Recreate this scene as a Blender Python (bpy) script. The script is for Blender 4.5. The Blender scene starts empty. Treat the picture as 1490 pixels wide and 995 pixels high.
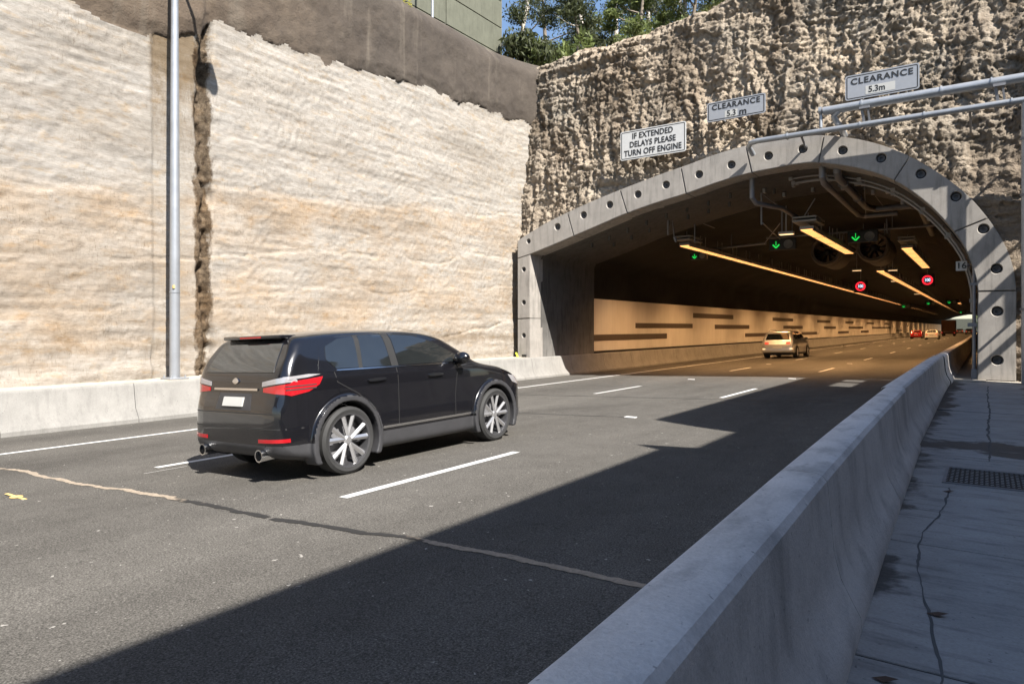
import bpy, bmesh, math, random
import numpy as np
from mathutils import Vector, Matrix
from mathutils.bvhtree import BVHTree
from mathutils.geometry import delaunay_2d_cdt

R = math.radians
sc = bpy.context.scene
col = sc.collection
random.seed(7)

# ------------------------------------------------------------------ camera
FPX, U0, V0, YAW, CAMH = 985.0, 745.0, 477.0, R(35), 1.72
cam = bpy.data.cameras.new('camera')
cam.sensor_width = 36.0
cam.lens = FPX / 1490 * 36
cam.shift_y = (V0 - 497.5) / 1490
cam.clip_start = 0.05
cam.clip_end = 3000
co = bpy.data.objects.new('camera', cam)
co.location = (0, 0, CAMH)
co.rotation_euler = (R(90), 0, YAW)
col.objects.link(co)
sc.camera = co

# ------------------------------------------------------------------ sky and sun
SUN = Vector((-1.0, 0.40, -1.12)).normalized()        # direction the light travels
elev = math.asin(-SUN.z)
az = math.atan2(-SUN.x, -SUN.y)                        # compass bearing of the sun, clockwise from +Y
w = bpy.data.worlds.new('World')
sc.world = w
w.use_nodes = True
nt = w.node_tree
nt.nodes.clear()
sky = nt.nodes.new('ShaderNodeTexSky')
sky.sky_type = 'NISHITA'
sky.sun_disc = False
sky.sun_elevation = elev
sky.sun_rotation = az
sky.air_density = 1.0
sky.dust_density = 0.6
sky.ozone_density = 1.6
bgd = nt.nodes.new('ShaderNodeBackground')
bgd.inputs[1].default_value = 0.08
wo = nt.nodes.new('ShaderNodeOutputWorld')
nt.links.new(sky.outputs[0], bgd.inputs[0])
nt.links.new(bgd.outputs[0], wo.inputs[0])
sun = bpy.data.lights.new('sun', 'SUN')
sun.energy = 5.0
sun.angle = R(0.5)
sun.color = (1.0, 0.95, 0.88)
so = bpy.data.objects.new('sun', sun)
so.rotation_euler = (-SUN).to_track_quat('Z', 'Y').to_euler()
so.location = (30, -20, 40)
col.objects.link(so)
sc.view_settings.view_transform = 'Standard'
sc.view_settings.look = 'None'
sc.view_settings.gamma = 1.0
sc.view_settings.use_curve_mapping = False
sc.view_settings.exposure = 1.4
sc.render.engine = 'CYCLES'
cy = sc.cycles
cy.use_denoising = True
cy.max_bounces = 7
cy.diffuse_bounces = 4
cy.glossy_bounces = 3
cy.transmission_bounces = 3
cy.caustics_reflective = False
cy.caustics_refractive = False
cy.sample_clamp_indirect = 4.0

# ------------------------------------------------------------------ survey helpers
C_, S_ = math.cos(YAW), math.sin(YAW)
CROSS = 0.035                                           # the carriageway's cross fall
def gz(X): return CROSS * (X + 6.6)                     # road level at lateral position X
def onY(u, v, Y):                                       # sight line met with the plane at distance Y
    a = (u - U0) / FPX
    D = Y / (a * S_ + C_)
    return Vector((D * (a * C_ - S_), Y, CAMH - (v - V0) * D / FPX))

# ------------------------------------------------------------------ noise
def _h(ix, iy, seed):
    n = (ix.astype(np.int64) * 374761393 + iy.astype(np.int64) * 668265263 + seed * 974634777) & 0xffffffff
    n = ((n ^ (n >> 13)) * 1274126177) & 0xffffffff
    n = (n ^ (n >> 16)) & 0xffffffff
    return n / 4294967295.0
def vn(x, y, seed=0):
    x = np.asarray(x, float); y = np.asarray(y, float)
    x0 = np.floor(x); y0 = np.floor(y)
    fx = x - x0; fy = y - y0
    fx = fx * fx * (3 - 2 * fx); fy = fy * fy * (3 - 2 * fy)
    a = _h(x0, y0, seed); b = _h(x0 + 1, y0, seed); c = _h(x0, y0 + 1, seed); d = _h(x0 + 1, y0 + 1, seed)
    return (a * (1 - fx) + b * fx) * (1 - fy) + (c * (1 - fx) + d * fx) * fy
def fbm(x, y, o=4, seed=0, g=0.5):
    s = 0; a = 1; t = 0
    for i in range(o):
        s = s + a * vn(x * 2 ** i, y * 2 ** i, seed + i * 17); t += a; a *= g
    return s / t
def ridge(x, y, o=4, seed=0):
    s = 0; a = 1; t = 0
    for i in range(o):
        s = s + a * (1 - np.abs(2 * vn(x * 2 ** i, y * 2 ** i, seed + i * 31) - 1)); t += a; a *= 0.5
    return s / t

def cells(x, y, seed=0):                                 # cellular pattern: a random tilted facet per cell
    ix, iy = np.floor(x), np.floor(y); best = np.full(x.shape, 9.); sec = np.full(x.shape, 9.); val = np.zeros(x.shape)
    for a in (-1, 0, 1):
        for b in (-1, 0, 1):
            cx, cy = ix + a, iy + b
            px, py = cx + _h(cx, cy, seed), cy + _h(cx, cy, seed + 5)
            d = (x - px) ** 2 + (y - py) ** 2
            v = _h(cx, cy, seed + 9) + (x - px) * (_h(cx, cy, seed + 13) - .5) * 1.1 + (y - py) * (_h(cx, cy, seed + 21) - .5) * 1.1
            m = d < best; sec = np.where(m, best, np.minimum(sec, d)); val = np.where(m, v, val); best = np.where(m, d, best)
    return val, np.sqrt(sec) - np.sqrt(best)
# ------------------------------------------------------------------ materials
class N:
    def __init__(s, name):
        s.m = bpy.data.materials.new(name); s.m.use_nodes = True
        s.t = s.m.node_tree; s.t.nodes.clear()
        s.out = s.n('ShaderNodeOutputMaterial'); s.b = s.n('ShaderNodeBsdfPrincipled')
        s.l(s.b.outputs[0], s.out.inputs[0])
        s.tc = s.n('ShaderNodeTexCoord')
    def n(s, k, **kw):
        x = s.t.nodes.new(k)
        for a, b in kw.items(): setattr(x, a, b)
        return x
    def l(s, a, b): s.t.links.new(a, b)
    def noise(s, scale, detail=5, rough=0.6, stretch=(1, 1, 1), rot=(0, 0, 0), dist=0.0):
        mp = s.n('ShaderNodeMapping'); mp.inputs['Scale'].default_value = stretch; mp.inputs['Rotation'].default_value = rot
        s.l(s.tc.outputs['Object'], mp.inputs[0])
        x = s.n('ShaderNodeTexNoise'); x.inputs['Scale'].default_value = scale
        x.inputs['Detail'].default_value = detail; x.inputs['Roughness'].default_value = rough
        x.inputs['Distortion'].default_value = dist
        s.l(mp.outputs[0], x.inputs['Vector'])
        return x.outputs[0]
    def ramp(s, src, stops):
        r = s.n('ShaderNodeValToRGB'); e = r.color_ramp.elements
        while len(e) < len(stops): e.new(0.5)
        for i, (p, c) in enumerate(stops):
            e[i].position = p; e[i].color = (*c, 1) if not isinstance(c, (int, float)) else (c, c, c, 1)
        s.l(src, r.inputs[0]); return r.outputs[0]
    def mix(s, a, b, f, mode='MIX'):
        x = s.n('ShaderNodeMix', data_type='RGBA', blend_type=mode)
        for v, i in ((f, 0), (a, 6), (b, 7)):
            if isinstance(v, (int, float)): x.inputs[i].default_value = v if i == 0 else (v, v, v, 1)
            elif isinstance(v, tuple): x.inputs[i].default_value = (*v, 1)
            else: s.l(v, x.inputs[i])
        return x.outputs[2]
    def math(s, op, a, b=0.0):
        x = s.n('ShaderNodeMath', operation=op)
        for v, i in ((a, 0), (b, 1)):
            if isinstance(v, (int, float)): x.inputs[i].default_value = v
            else: s.l(v, x.inputs[i])
        return x.outputs[0]
    def sep(s):
        x = s.n('ShaderNodeSeparateXYZ'); s.l(s.tc.outputs['Object'], x.inputs[0]); return x.outputs
    def color(s, c):
        if isinstance(c, tuple): s.b.inputs['Base Color'].default_value = (*c, 1)
        else: s.l(c, s.b.inputs['Base Color'])
    def rough(s, v):
        if isinstance(v, (int, float)): s.b.inputs['Roughness'].default_value = v
        else: s.l(v, s.b.inputs['Roughness'])
    def bump(s, h, strength=0.5, dist=0.02):
        x = s.n('ShaderNodeBump'); x.inputs['Strength'].default_value = strength; x.inputs['Distance'].default_value = dist
        s.l(h, x.inputs['Height']); s.l(x.outputs[0], s.b.inputs['Normal'])
def plain(name, c, rough=0.6, metal=0.0, var=0.12, scale=6, bump=0.0, coat=0.0, spec=None, bscale=40):
    k = N(name)
    a = tuple(v * (1 - var) for v in c); b = tuple(min(1, v * (1 + var)) for v in c)
    k.color(k.ramp(k.noise(scale, 6, 0.65), [(0.3, a), (0.7, b)]))
    k.rough(rough); k.b.inputs['Metallic'].default_value = metal
    if coat: k.b.inputs['Coat Weight'].default_value = coat; k.b.inputs['Coat Roughness'].default_value = 0.03
    if spec is not None: k.b.inputs['Specular IOR Level'].default_value = spec
    if bump: k.bump(k.noise(bscale, 6, 0.7), bump, 0.01)
    return k.m
def glow(name, c, strength):
    k = N(name); k.color((0.05, 0.05, 0.05))
    k.b.inputs['Emission Color'].default_value = (*c, 1); k.b.inputs['Emission Strength'].default_value = strength
    return k.m

def m_asphalt():
    k = N('asphalt')
    big = k.ramp(k.noise(0.5, 4, 0.6, (1, 0.12, 1)), [(0.3, (0.092, 0.086, 0.077)), (0.7, (0.124, 0.116, 0.104))])
    mid = k.ramp(k.noise(2.2, 6, 0.7), [(0.3, 0.86), (0.7, 1.08)])
    fine = k.ramp(k.noise(80, 3, 0.8), [(0.34, 0.38), (0.5, 0.95), (0.68, 1.8)])
    c = k.mix(k.mix(big, mid, 1.0, 'MULTIPLY'), fine, 1.0, 'MULTIPLY')
    v = k.n('ShaderNodeTexVoronoi'); v.inputs['Scale'].default_value = 70
    k.l(k.tc.outputs['Object'], v.inputs['Vector'])
    stone = k.ramp(v.outputs['Distance'], [(0.15, 1.18), (0.45, 0.8)])
    c = k.mix(c, stone, 1.0, 'MULTIPLY')
    # darker oil line down each lane
    x = k.sep()
    t = k.math('MULTIPLY', k.math('ADD', x[0], 8.7 + 1.75), 2 * math.pi / 3.5)
    band = k.ramp(k.math('ADD', k.math('MULTIPLY', k.math('COSINE', t), 0.5), 0.5), [(0.0, 1.03), (1.0, 0.90)])
    c = k.mix(c, band, 1.0, 'MULTIPLY')
    tr = k.ramp(k.noise(0.35, 7, 0.7, (1, 0.3, 1), dist=0.8), [(0.36, 0.80), (0.5, 1.0), (0.66, 1.10)])
    c = k.mix(c, tr, 1.0, 'MULTIPLY')
    chip = k.ramp(k.noise(14, 2, 0.5), [(0.735, 0.0), (0.75, 0.75)])
    c = k.mix(c, (0.38, 0.36, 0.33), chip)
    drop = k.ramp(k.noise(3.1, 3, 0.6), [(0.70, 0.0), (0.76, 0.5)])
    c = k.mix(c, k.mix(c, 0.55, 1.0, 'MULTIPLY'), drop)
    k.color(c); k.rough(0.9); k.b.inputs['Specular IOR Level'].default_value = 0.12
    h = k.mix(k.noise(95, 3, 0.75), v.outputs['Distance'], 0.5)
    k.bump(h, 0.8, 0.006)
    return k.m
def m_sandstone(name, warm=1.0):
    k = N(name)
    x = k.sep()
    streak = k.noise(2.6, 10, 0.78, (1, 0.9, 4.2), (R(17), 0, 0), 0.6)
    base = k.ramp(streak, [(0.26, (0.19, 0.172, 0.150)), (0.42, (0.285, 0.265, 0.238)), (0.56, (0.34, 0.323, 0.296)), (0.75, (0.385, 0.375, 0.354))])
    n = k.noise(0.35, 4, 0.6, (1, 1, 2.2))
    zz = k.math('SUBTRACT', k.math('ADD', x[2], k.math('MULTIPLY', n, 1.3)), k.math('MULTIPLY', x[1], 0.085))
    m = k.ramp(k.math('MULTIPLY', zz, 0.125), [(0.06, 0.25), (0.20, 0.85), (0.40, 0.55), (0.60, 1.0), (0.645, 0.10), (1.0, 0.08)])
    m2 = k.math('MULTIPLY', m, k.ramp(k.noise(0.6, 5, 0.65, (1, 1, 1.6)), [(0.36, 0.15), (0.62, 0.9)]))
    base = k.mix(base, k.mix(base, (1.0, 0.82, 0.63), 1.0, 'MULTIPLY'), m2)
    base = k.mix(base, k.mix(base, (1.0, 0.87, 0.70), 1.0, 'MULTIPLY'), k.ramp(k.noise(2.1, 5, 0.7, (1, 1, 2.5)), [(0.54, 0.0), (0.68, 0.8)]))
    base = k.mix(base, k.ramp(k.noise(0.3, 5, 0.6, (1, 0.7, 3)), [(0.3, (0.72, 0.69, 0.65)), (0.52, (1, 1, 1))]), 0.8, 'MULTIPLY')
    pits = k.ramp(k.noise(17, 5, 0.8, (1, 0.8, 1.9), (R(18), 0, 0)), [(0.30, (0.20, 0.16, 0.12)), (0.37, (0.86, 0.84, 0.81)), (0.60, (1.08, 1.08, 1.08))])
    clump = k.ramp(k.noise(1.3, 4, 0.6, (1, 0.8, 1.6)), [(0.40, 0.25), (0.62, 1.0)])
    base = k.mix(base, k.mix(base, pits, 1.0, 'MULTIPLY'), clump)
    beds = k.ramp(k.noise(1.0, 10, 0.8, (1, 0.35, 7.5), (R(5), 0, 0), 0.3), [(0.34, (0.62, 0.56, 0.49)), (0.44, (0.93, 0.91, 0.88)), (0.6, (1.05, 1.05, 1.05))])
    base = k.mix(base, beds, 0.55, 'MULTIPLY')
    strokes = k.ramp(k.noise(13, 5, 0.75, (1, 2.4, 0.5), (R(-16), 0, 0), 0.8), [(0.33, (0.60, 0.54, 0.46)), (0.45, (1, 1, 1)), (0.64, (1.05, 1.05, 1.05))])
    base = k.mix(base, k.mix(base, strokes, 1.0, 'MULTIPLY'), k.ramp(k.noise(0.7, 4, 0.6), [(0.42, 0.15), (0.58, 0.85)]))
    scr = k.ramp(k.noise(6.5, 8, 0.85, (1, 0.5, 3.2), (R(32), 0, 0), 1.2), [(0.30, (0.46, 0.40, 0.33)), (0.385, (0.95, 0.94, 0.93)), (0.7, (1.03, 1.03, 1.03))])
    base = k.mix(base, scr, 0.8, 'MULTIPLY')
    # mud washed down the ragged groove and the bay beside the lamp post
    gn = k.math('MULTIPLY', k.math('SUBTRACT', k.noise(2.5, 6, 0.7, (1, 1, 0.6)), 0.5), 0.5)
    g = k.ramp(k.math('ADD', k.math('ABSOLUTE', k.math('SUBTRACT', x[1], 9.36)), gn), [(0.17, 1.0), (0.24, 0.0)])
    base = k.mix(base, k.mix(base, k.ramp(k.noise(7, 6, 0.8), [(0.38, (0.14, 0.11, 0.085)), (0.62, (0.50, 0.42, 0.33))]), 1.0, 'MULTIPLY'), g)
    bay = k.math('MULTIPLY', k.ramp(k.math('ADD', k.math('ABSOLUTE', k.math('SUBTRACT', x[1], 8.65)), gn), [(0.50, 1.0), (0.62, 0.0)]), k.ramp(k.math('ADD', k.math('MULTIPLY', x[2], 0.1), gn), [(0.60, 0.0), (0.80, 1.0)]))
    base = k.mix(base, k.mix(base, (0.56, 0.47, 0.36), 1.0, 'MULTIPLY'), bay)
    foot = k.ramp(k.math('ADD', k.math('MULTIPLY', k.math('ABSOLUTE', k.math('SUBTRACT', x[2], 1.35)), 0.6), gn), [(0.0, 1.0), (0.14, 0.0)])
    base = k.mix(base, k.mix(base, (0.62, 0.55, 0.46), 1.0, 'MULTIPLY'), k.math('MULTIPLY', foot, 0.8))
    k.color(base); k.rough(0.95); k.b.inputs['Specular IOR Level'].default_value = 0.15
    h = k.mix(k.noise(16, 8, 0.82, (1, 0.8, 3.0), (R(24), 0, 0), 0.7), k.noise(26, 6, 0.75, (1, 2.6, 0.6), (R(-12), 0, 0), 0.5), 0.5)
    k.bump(h, 0.9, 0.035)
    return k.m
def m_crag():
    k = N('weathered_sandstone')
    a = k.ramp(k.noise(1.2, 9, 0.75, (1, 1, 0.8), dist=0.4), [(0.28, (0.13, 0.108, 0.086)), (0.40, (0.245, 0.21, 0.168)), (0.56, (0.335, 0.292, 0.236)), (0.74, (0.42, 0.38, 0.325))])
    b = k.ramp(k.noise(0.22, 4, 0.6, (1, 1, 1.4)), [(0.38, (0.70, 0.70, 0.70)), (0.6, (1.08, 1.03, 0.98))])
    c = k.mix(a, b, 1.0, 'MULTIPLY')
    # right of the portal the cut is smoother, browner and banded
    c = k.mix(c, k.ramp(k.noise(0.5, 6, 0.65, (1, 1, 0.5), dist=0.5), [(0.40, (0.58, 0.54, 0.50)), (0.52, (1.0, 1.0, 1.0)), (0.68, (1.14, 1.13, 1.10))]), 0.9, 'MULTIPLY')
    x = k.sep()
    d = k.math('SUBTRACT', k.math('MULTIPLY', x[0], 1.0), k.math('MULTIPLY', k.math('SUBTRACT', x[2], 5.0), 1.0))
    f = k.math('ADD', k.math('MULTIPLY', d, 0.12), k.math('MULTIPLY', k.noise(0.8, 5, 0.6), 0.8))
    mask = k.ramp(f, [(0.16, 0.0), (0.30, 1.0)])
    br = k.ramp(k.noise(1.6, 8, 0.75, (0.6, 1, 4)), [(0.3, (0.10, 0.08, 0.062)), (0.52, (0.21, 0.17, 0.13)), (0.66, (0.28, 0.23, 0.17)), (0.72, (0.60, 0.50, 0.38))])
    c = k.mix(c, br, mask)
    k.color(c); k.rough(0.95); k.b.inputs['Specular IOR Level'].default_value = 0.12
    c = k.mix(c, k.ramp(k.noise(10, 7, 0.85, (1, 1, 0.6)), [(0.32, (0.35, 0.3, 0.25)), (0.42, (0.92, 0.91, 0.9)), (0.6, (1.04, 1.04, 1.04))]), 0.75, 'MULTIPLY'); k.color(c)
    vo = k.n('ShaderNodeTexVoronoi'); vo.inputs['Scale'].default_value = 5.5; vo.inputs['Randomness'].default_value = 1.0
    mp = k.n('ShaderNodeMapping'); mp.inputs['Scale'].default_value = (1, 1, 1.5); wv = k.n('ShaderNodeVectorMath', operation='ADD'); nz = k.n('ShaderNodeTexNoise'); nz.inputs['Scale'].default_value = 4
    k.l(k.tc.outputs['Object'], nz.inputs['Vector']); k.l(k.tc.outputs['Object'], wv.inputs[0]); k.l(nz.outputs[1], wv.inputs[1]); k.l(wv.outputs[0], mp.inputs[0]); k.l(mp.outputs[0], vo.inputs['Vector'])
    k.bump(k.mix(k.noise(14, 9, 0.88, (1, 1, 0.7)), vo.outputs['Distance'], 0.45), 1.0, 0.07)
    return k.m
def m_shotcrete():
    k = N('shotcrete')
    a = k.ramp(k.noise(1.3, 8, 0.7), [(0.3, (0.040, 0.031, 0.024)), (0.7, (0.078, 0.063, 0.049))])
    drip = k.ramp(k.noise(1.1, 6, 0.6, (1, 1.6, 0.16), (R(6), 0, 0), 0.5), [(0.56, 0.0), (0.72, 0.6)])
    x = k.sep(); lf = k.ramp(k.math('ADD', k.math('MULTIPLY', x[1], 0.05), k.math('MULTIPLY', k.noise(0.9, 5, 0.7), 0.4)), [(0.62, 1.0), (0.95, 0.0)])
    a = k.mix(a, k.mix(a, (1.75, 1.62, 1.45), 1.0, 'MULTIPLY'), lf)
    c = k.mix(a, (0.16, 0.135, 0.105), drip)
    k.color(c); k.rough(0.95); k.bump(k.noise(16, 7, 0.75), 0.8, 0.05)
    return k.m
def m_concrete(name, c, dark=0.6, grain=1.0, streak=(4, 4, 0.5), wet=False, roof_shade=False):
    k = N(name)
    a = k.ramp(k.noise(1.7, 7, 0.68), [(0.28, tuple(v * 0.78 for v in c)), (0.7, tuple(v * 1.08 for v in c))])
    s = k.ramp(k.noise(2.2, 5, 0.6, streak), [(0.3, dark), (0.5, 1.0)])
    f = k.ramp(k.noise(60, 4, 0.7), [(0.3, 0.86), (0.7, 1.08)])
    pores = k.ramp(k.noise(34, 2, 0.5), [(0.26, 0.55), (0.31, 1.0)])
    col_ = k.mix(k.mix(k.mix(a, s, 0.8, 'MULTIPLY'), f, 1.0, 'MULTIPLY'), pores, 1.0, 'MULTIPLY')
    if wet:
        x = k.sep()
        n = k.noise(1.5, 6, 0.62, (1, 1, 1), dist=0.3)
        # damp strip along the foot of the barrier and a puddle across the path
        dx = k.math('ABSOLUTE', k.math('SUBTRACT', x[1], 9.9)); pud = k.math('SUBTRACT', 1.05, dx)
        foot = k.math('SUBTRACT', -0.22, x[0])
        p = k.math('MAXIMUM', k.math('MULTIPLY', pud, 0.9), k.math('MULTIPLY', foot, 1.4))
        rt = k.math('MINIMUM', k.math('SUBTRACT', x[0], 0.45), k.math('SUBTRACT', x[1], 10.5))
        p = k.math('MAXIMUM', p, k.math('MULTIPLY', rt, 2.0))
        wetm = k.ramp(k.math('ADD', p, k.math('MULTIPLY', k.math('SUBTRACT', n, 0.5), 1.9)), [(0.42, 0.0), (0.58, 1.0)])
        col_ = k.mix(col_, k.mix(col_, 0.22, 1.0, 'MULTIPLY'), wetm)
        k.rough(k.ramp(wetm, [(0, 0.85), (1, 0.6)]))
    else: k.rough(0.85)
    if roof_shade:
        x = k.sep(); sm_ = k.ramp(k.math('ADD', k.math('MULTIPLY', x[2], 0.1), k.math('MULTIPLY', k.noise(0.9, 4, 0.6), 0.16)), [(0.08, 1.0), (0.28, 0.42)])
        # shade under the roof painted into the colour, darker with height
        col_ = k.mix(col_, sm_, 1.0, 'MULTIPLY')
    k.color(col_); k.b.inputs['Specular IOR Level'].default_value = 0.3
    k.bump(k.mix(k.noise(60, 4, 0.7), k.noise(5, 6, 0.6), 0.6), 0.35 * grain, 0.012)
    return k.m
def m_cladding():
    k = N('enamel_panel'); x = k.sep()
    fr = k.math('FRACT', k.math('MULTIPLY', x[1], 1 / 0.6)); line = k.ramp(fr, [(0.0, 0.62), (0.03, 1.0)])
    c = k.mix(k.ramp(k.noise(0.8, 4, 0.6, (1, 1, 0.4)), [(0.3, (0.62, 0.57, 0.50)), (0.7, (0.74, 0.69, 0.62))]), line, 1.0, 'MULTIPLY')
    k.color(c); k.rough(0.45); return k.m
def m_seal():
    k = N('joint_sealant'); x = k.sep()
    d = k.math('ABSOLUTE', k.math('SUBTRACT', x[0], -5.1))
    d = k.math('ADD', d, k.math('MULTIPLY', k.math('SUBTRACT', k.noise(1.4, 5, 0.7), 0.5), 2.4))
    c = k.ramp(k.math('MULTIPLY', d, 0.25), [(0.34, (0.016, 0.015, 0.014)), (0.40, (0.30, 0.245, 0.185))])
    k.color(k.mix(c, k.ramp(k.noise(30, 4, 0.7), [(0.3, 0.6), (0.7, 1.2)]), 1.0, 'MULTIPLY')); k.rough(0.8); return k.m
def m_carpaint(name, c, metal=0.35, rough=0.3):
    k = N(name); k.color(k.ramp(k.noise(400, 2, 0.5), [(0.3, tuple(v * 0.85 for v in c)), (0.7, tuple(v * 1.15 for v in c))]))
    k.rough(rough); k.b.inputs['Metallic'].default_value = metal
    k.b.inputs['Coat Weight'].default_value = 1.0; k.b.inputs['Coat Roughness'].default_value = 0.04
    k.b.inputs['Specular IOR Level'].default_value = 0.5
    return k.m
def m_leaf(name, c1, c2):
    k = N(name); oi = k.n('ShaderNodeNewGeometry')
    k.color(k.ramp(oi.outputs['Random Per Island'], [(0.0, c1), (1.0, c2)])); k.rough(0.6)
    k.b.inputs['Specular IOR Level'].default_value = 0.3
    tr = k.n('ShaderNodeBsdfTranslucent'); tr.inputs[0].default_value = (*[min(1, v * 1.3) for v in c2], 1)
    mx = k.n('ShaderNodeMixShader'); mx.inputs[0].default_value = 0.3
    k.l(k.b.outputs[0], mx.inputs[1]); k.l(tr.outputs[0], mx.inputs[2]); k.l(mx.outputs[0], k.out.inputs[0])
    return k.m

M = dict(
    asphalt=m_asphalt(), stone=m_sandstone('pale_sandstone'), crag=m_crag(), shot=m_shotcrete(),
    barL=m_concrete('pale_barrier_concrete', (0.245, 0.236, 0.218), 0.8), barR=m_concrete('barrier_concrete', (0.70, 0.665, 0.63), 0.58, 2.4, (3, 1.2, 0.35)),
    path=m_concrete('path_concrete', (0.375, 0.35, 0.325), 0.55, 1.0, (1.2, 5, 1), True),
    ring=m_concrete('precast_concrete', (0.315, 0.292, 0.263), 0.6, 1.2, (3, 3, 0.35)),
    reveal=m_concrete('stained_shaded_concrete', (0.21, 0.20, 0.185), 0.45, 1.2, (3, 3, 0.5), roof_shade=True),
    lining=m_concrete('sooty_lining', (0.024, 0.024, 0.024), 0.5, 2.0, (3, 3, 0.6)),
    ledge=m_concrete('ledge_concrete', (0.46, 0.41, 0.34), 0.7, 1.5),
    noisewall=m_concrete('green_grey_concrete', (0.122, 0.125, 0.095), 0.8, 1.5),
    retain=m_concrete('retaining_concrete', (0.20, 0.20, 0.20), 0.7, 1.0),
    clad=m_cladding(), stripe=plain('brown_enamel', (0.085, 0.065, 0.05), 0.5),
    seal=m_seal(), tar=plain('tar', (0.05, 0.047, 0.043), 0.7), white=plain('road_paint', (0.52, 0.515, 0.50), 0.7, var=0.08, scale=20, bump=0.3),
    yellow=plain('survey_paint', (0.66, 0.46, 0.16), 0.7), galv=plain('galvanised_steel', (0.33, 0.345, 0.365), 0.42, 0.5, 0.12, 3),
    steel=plain('dull_steel', (0.20, 0.20, 0.21), 0.55, 0.4), fancase=plain('fan_casing', (0.10, 0.09, 0.08), 0.6), crackc=plain('crack_dirt', (0.10, 0.095, 0.09), 0.9), cap=plain('dark_cap', (0.05, 0.05, 0.052), 0.6), dark=plain('dark_plastic', (0.02, 0.02, 0.022), 0.5),
    housing=plain('grey_housing', (0.26, 0.25, 0.24), 0.5, 0.2), grate=plain('rusty_grate', (0.028, 0.023, 0.020), 0.7, 0.2),
    signw=plain('sign_white', (0.50, 0.50, 0.49), 0.5, var=0.04, spec=0.3), signs=plain('sign_silver', (0.30, 0.31, 0.33), 0.45, 0.15, 0.05),
    black=plain('sign_black', (0.015, 0.015, 0.015), 0.6), patch=plain('sign_patch', (0.45, 0.445, 0.42), 0.5, var=0.03),
    rubber=plain('tyre_rubber', (0.022, 0.022, 0.022), 0.75), alloy=plain('polished_alloy', (0.62, 0.62, 0.63), 0.3, 0.85, 0.04),
    glass=plain('tinted_glass', (0.012, 0.014, 0.015), 0.04, 0, 0.1, coat=1.0, spec=0.9), chrome=plain('chrome', (0.75, 0.75, 0.76), 0.12, 1.0, 0.02),
    red=plain('red_lens', (0.36, 0.008, 0.013), 0.12, 0, 0.05, coat=1.0), clear=plain('clear_lens', (0.36, 0.35, 0.36), 0.12, 0.3, 0.1, coat=1.0),
    trim=plain('black_cladding', (0.035, 0.035, 0.037), 0.45, spec=0.4), trim2=plain('grey_cladding', (0.038, 0.038, 0.041), 0.45),
    hiviz=plain('yellow_plastic', (0.62, 0.70, 0.03), 0.5), bark=plain('tree_bark', (0.17, 0.14, 0.11), 0.9, var=0.4, scale=4, bump=0.6),
    palebark=plain('pale_bark', (0.40, 0.36, 0.31), 0.9, var=0.3, scale=4, bump=0.5),
    soil=plain('leaf_litter', (0.12, 0.095, 0.06), 0.95, var=0.5, scale=2, bump=0.8, bscale=12),
    leafd=m_leaf('dark_leaves', (0.020, 0.026, 0.012), (0.080, 0.092, 0.038)), leafg=m_leaf('green_leaves', (0.05, 0.075, 0.02), (0.16, 0.19, 0.06)),
    leafy=m_leaf('yellow_leaves', (0.20, 0.19, 0.04), (0.42, 0.38, 0.08)), grass=m_leaf('dry_grass', (0.12, 0.14, 0.04), (0.34, 0.31, 0.12)),
    lamp=glow('sodium_lamp', (1.0, 0.41, 0.12), 1.35), lampy=glow('warm_lamp', (1.0, 0.62, 0.30), 0.8), green=glow('green_arrow', (0.02, 1.0, 0.12), 0.32), redled=glow('red_ring', (1.0, 0.015, 0.03), 0.8),
    whiteled=glow('white_led', (0.6, 0.7, 0.9), 0.6), greylens=plain('grey_lens', (0.16, 0.16, 0.16), 0.3), tail=glow('tail_lamp', (1.0, 0.02, 0.01), 0.5),
    ground=plain('bare_ground', (0.16, 0.14, 0.11), 0.95, var=0.4, scale=0.4), leaflit=plain('dead_leaf', (0.09, 0.05, 0.03), 0.8),
)

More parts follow.
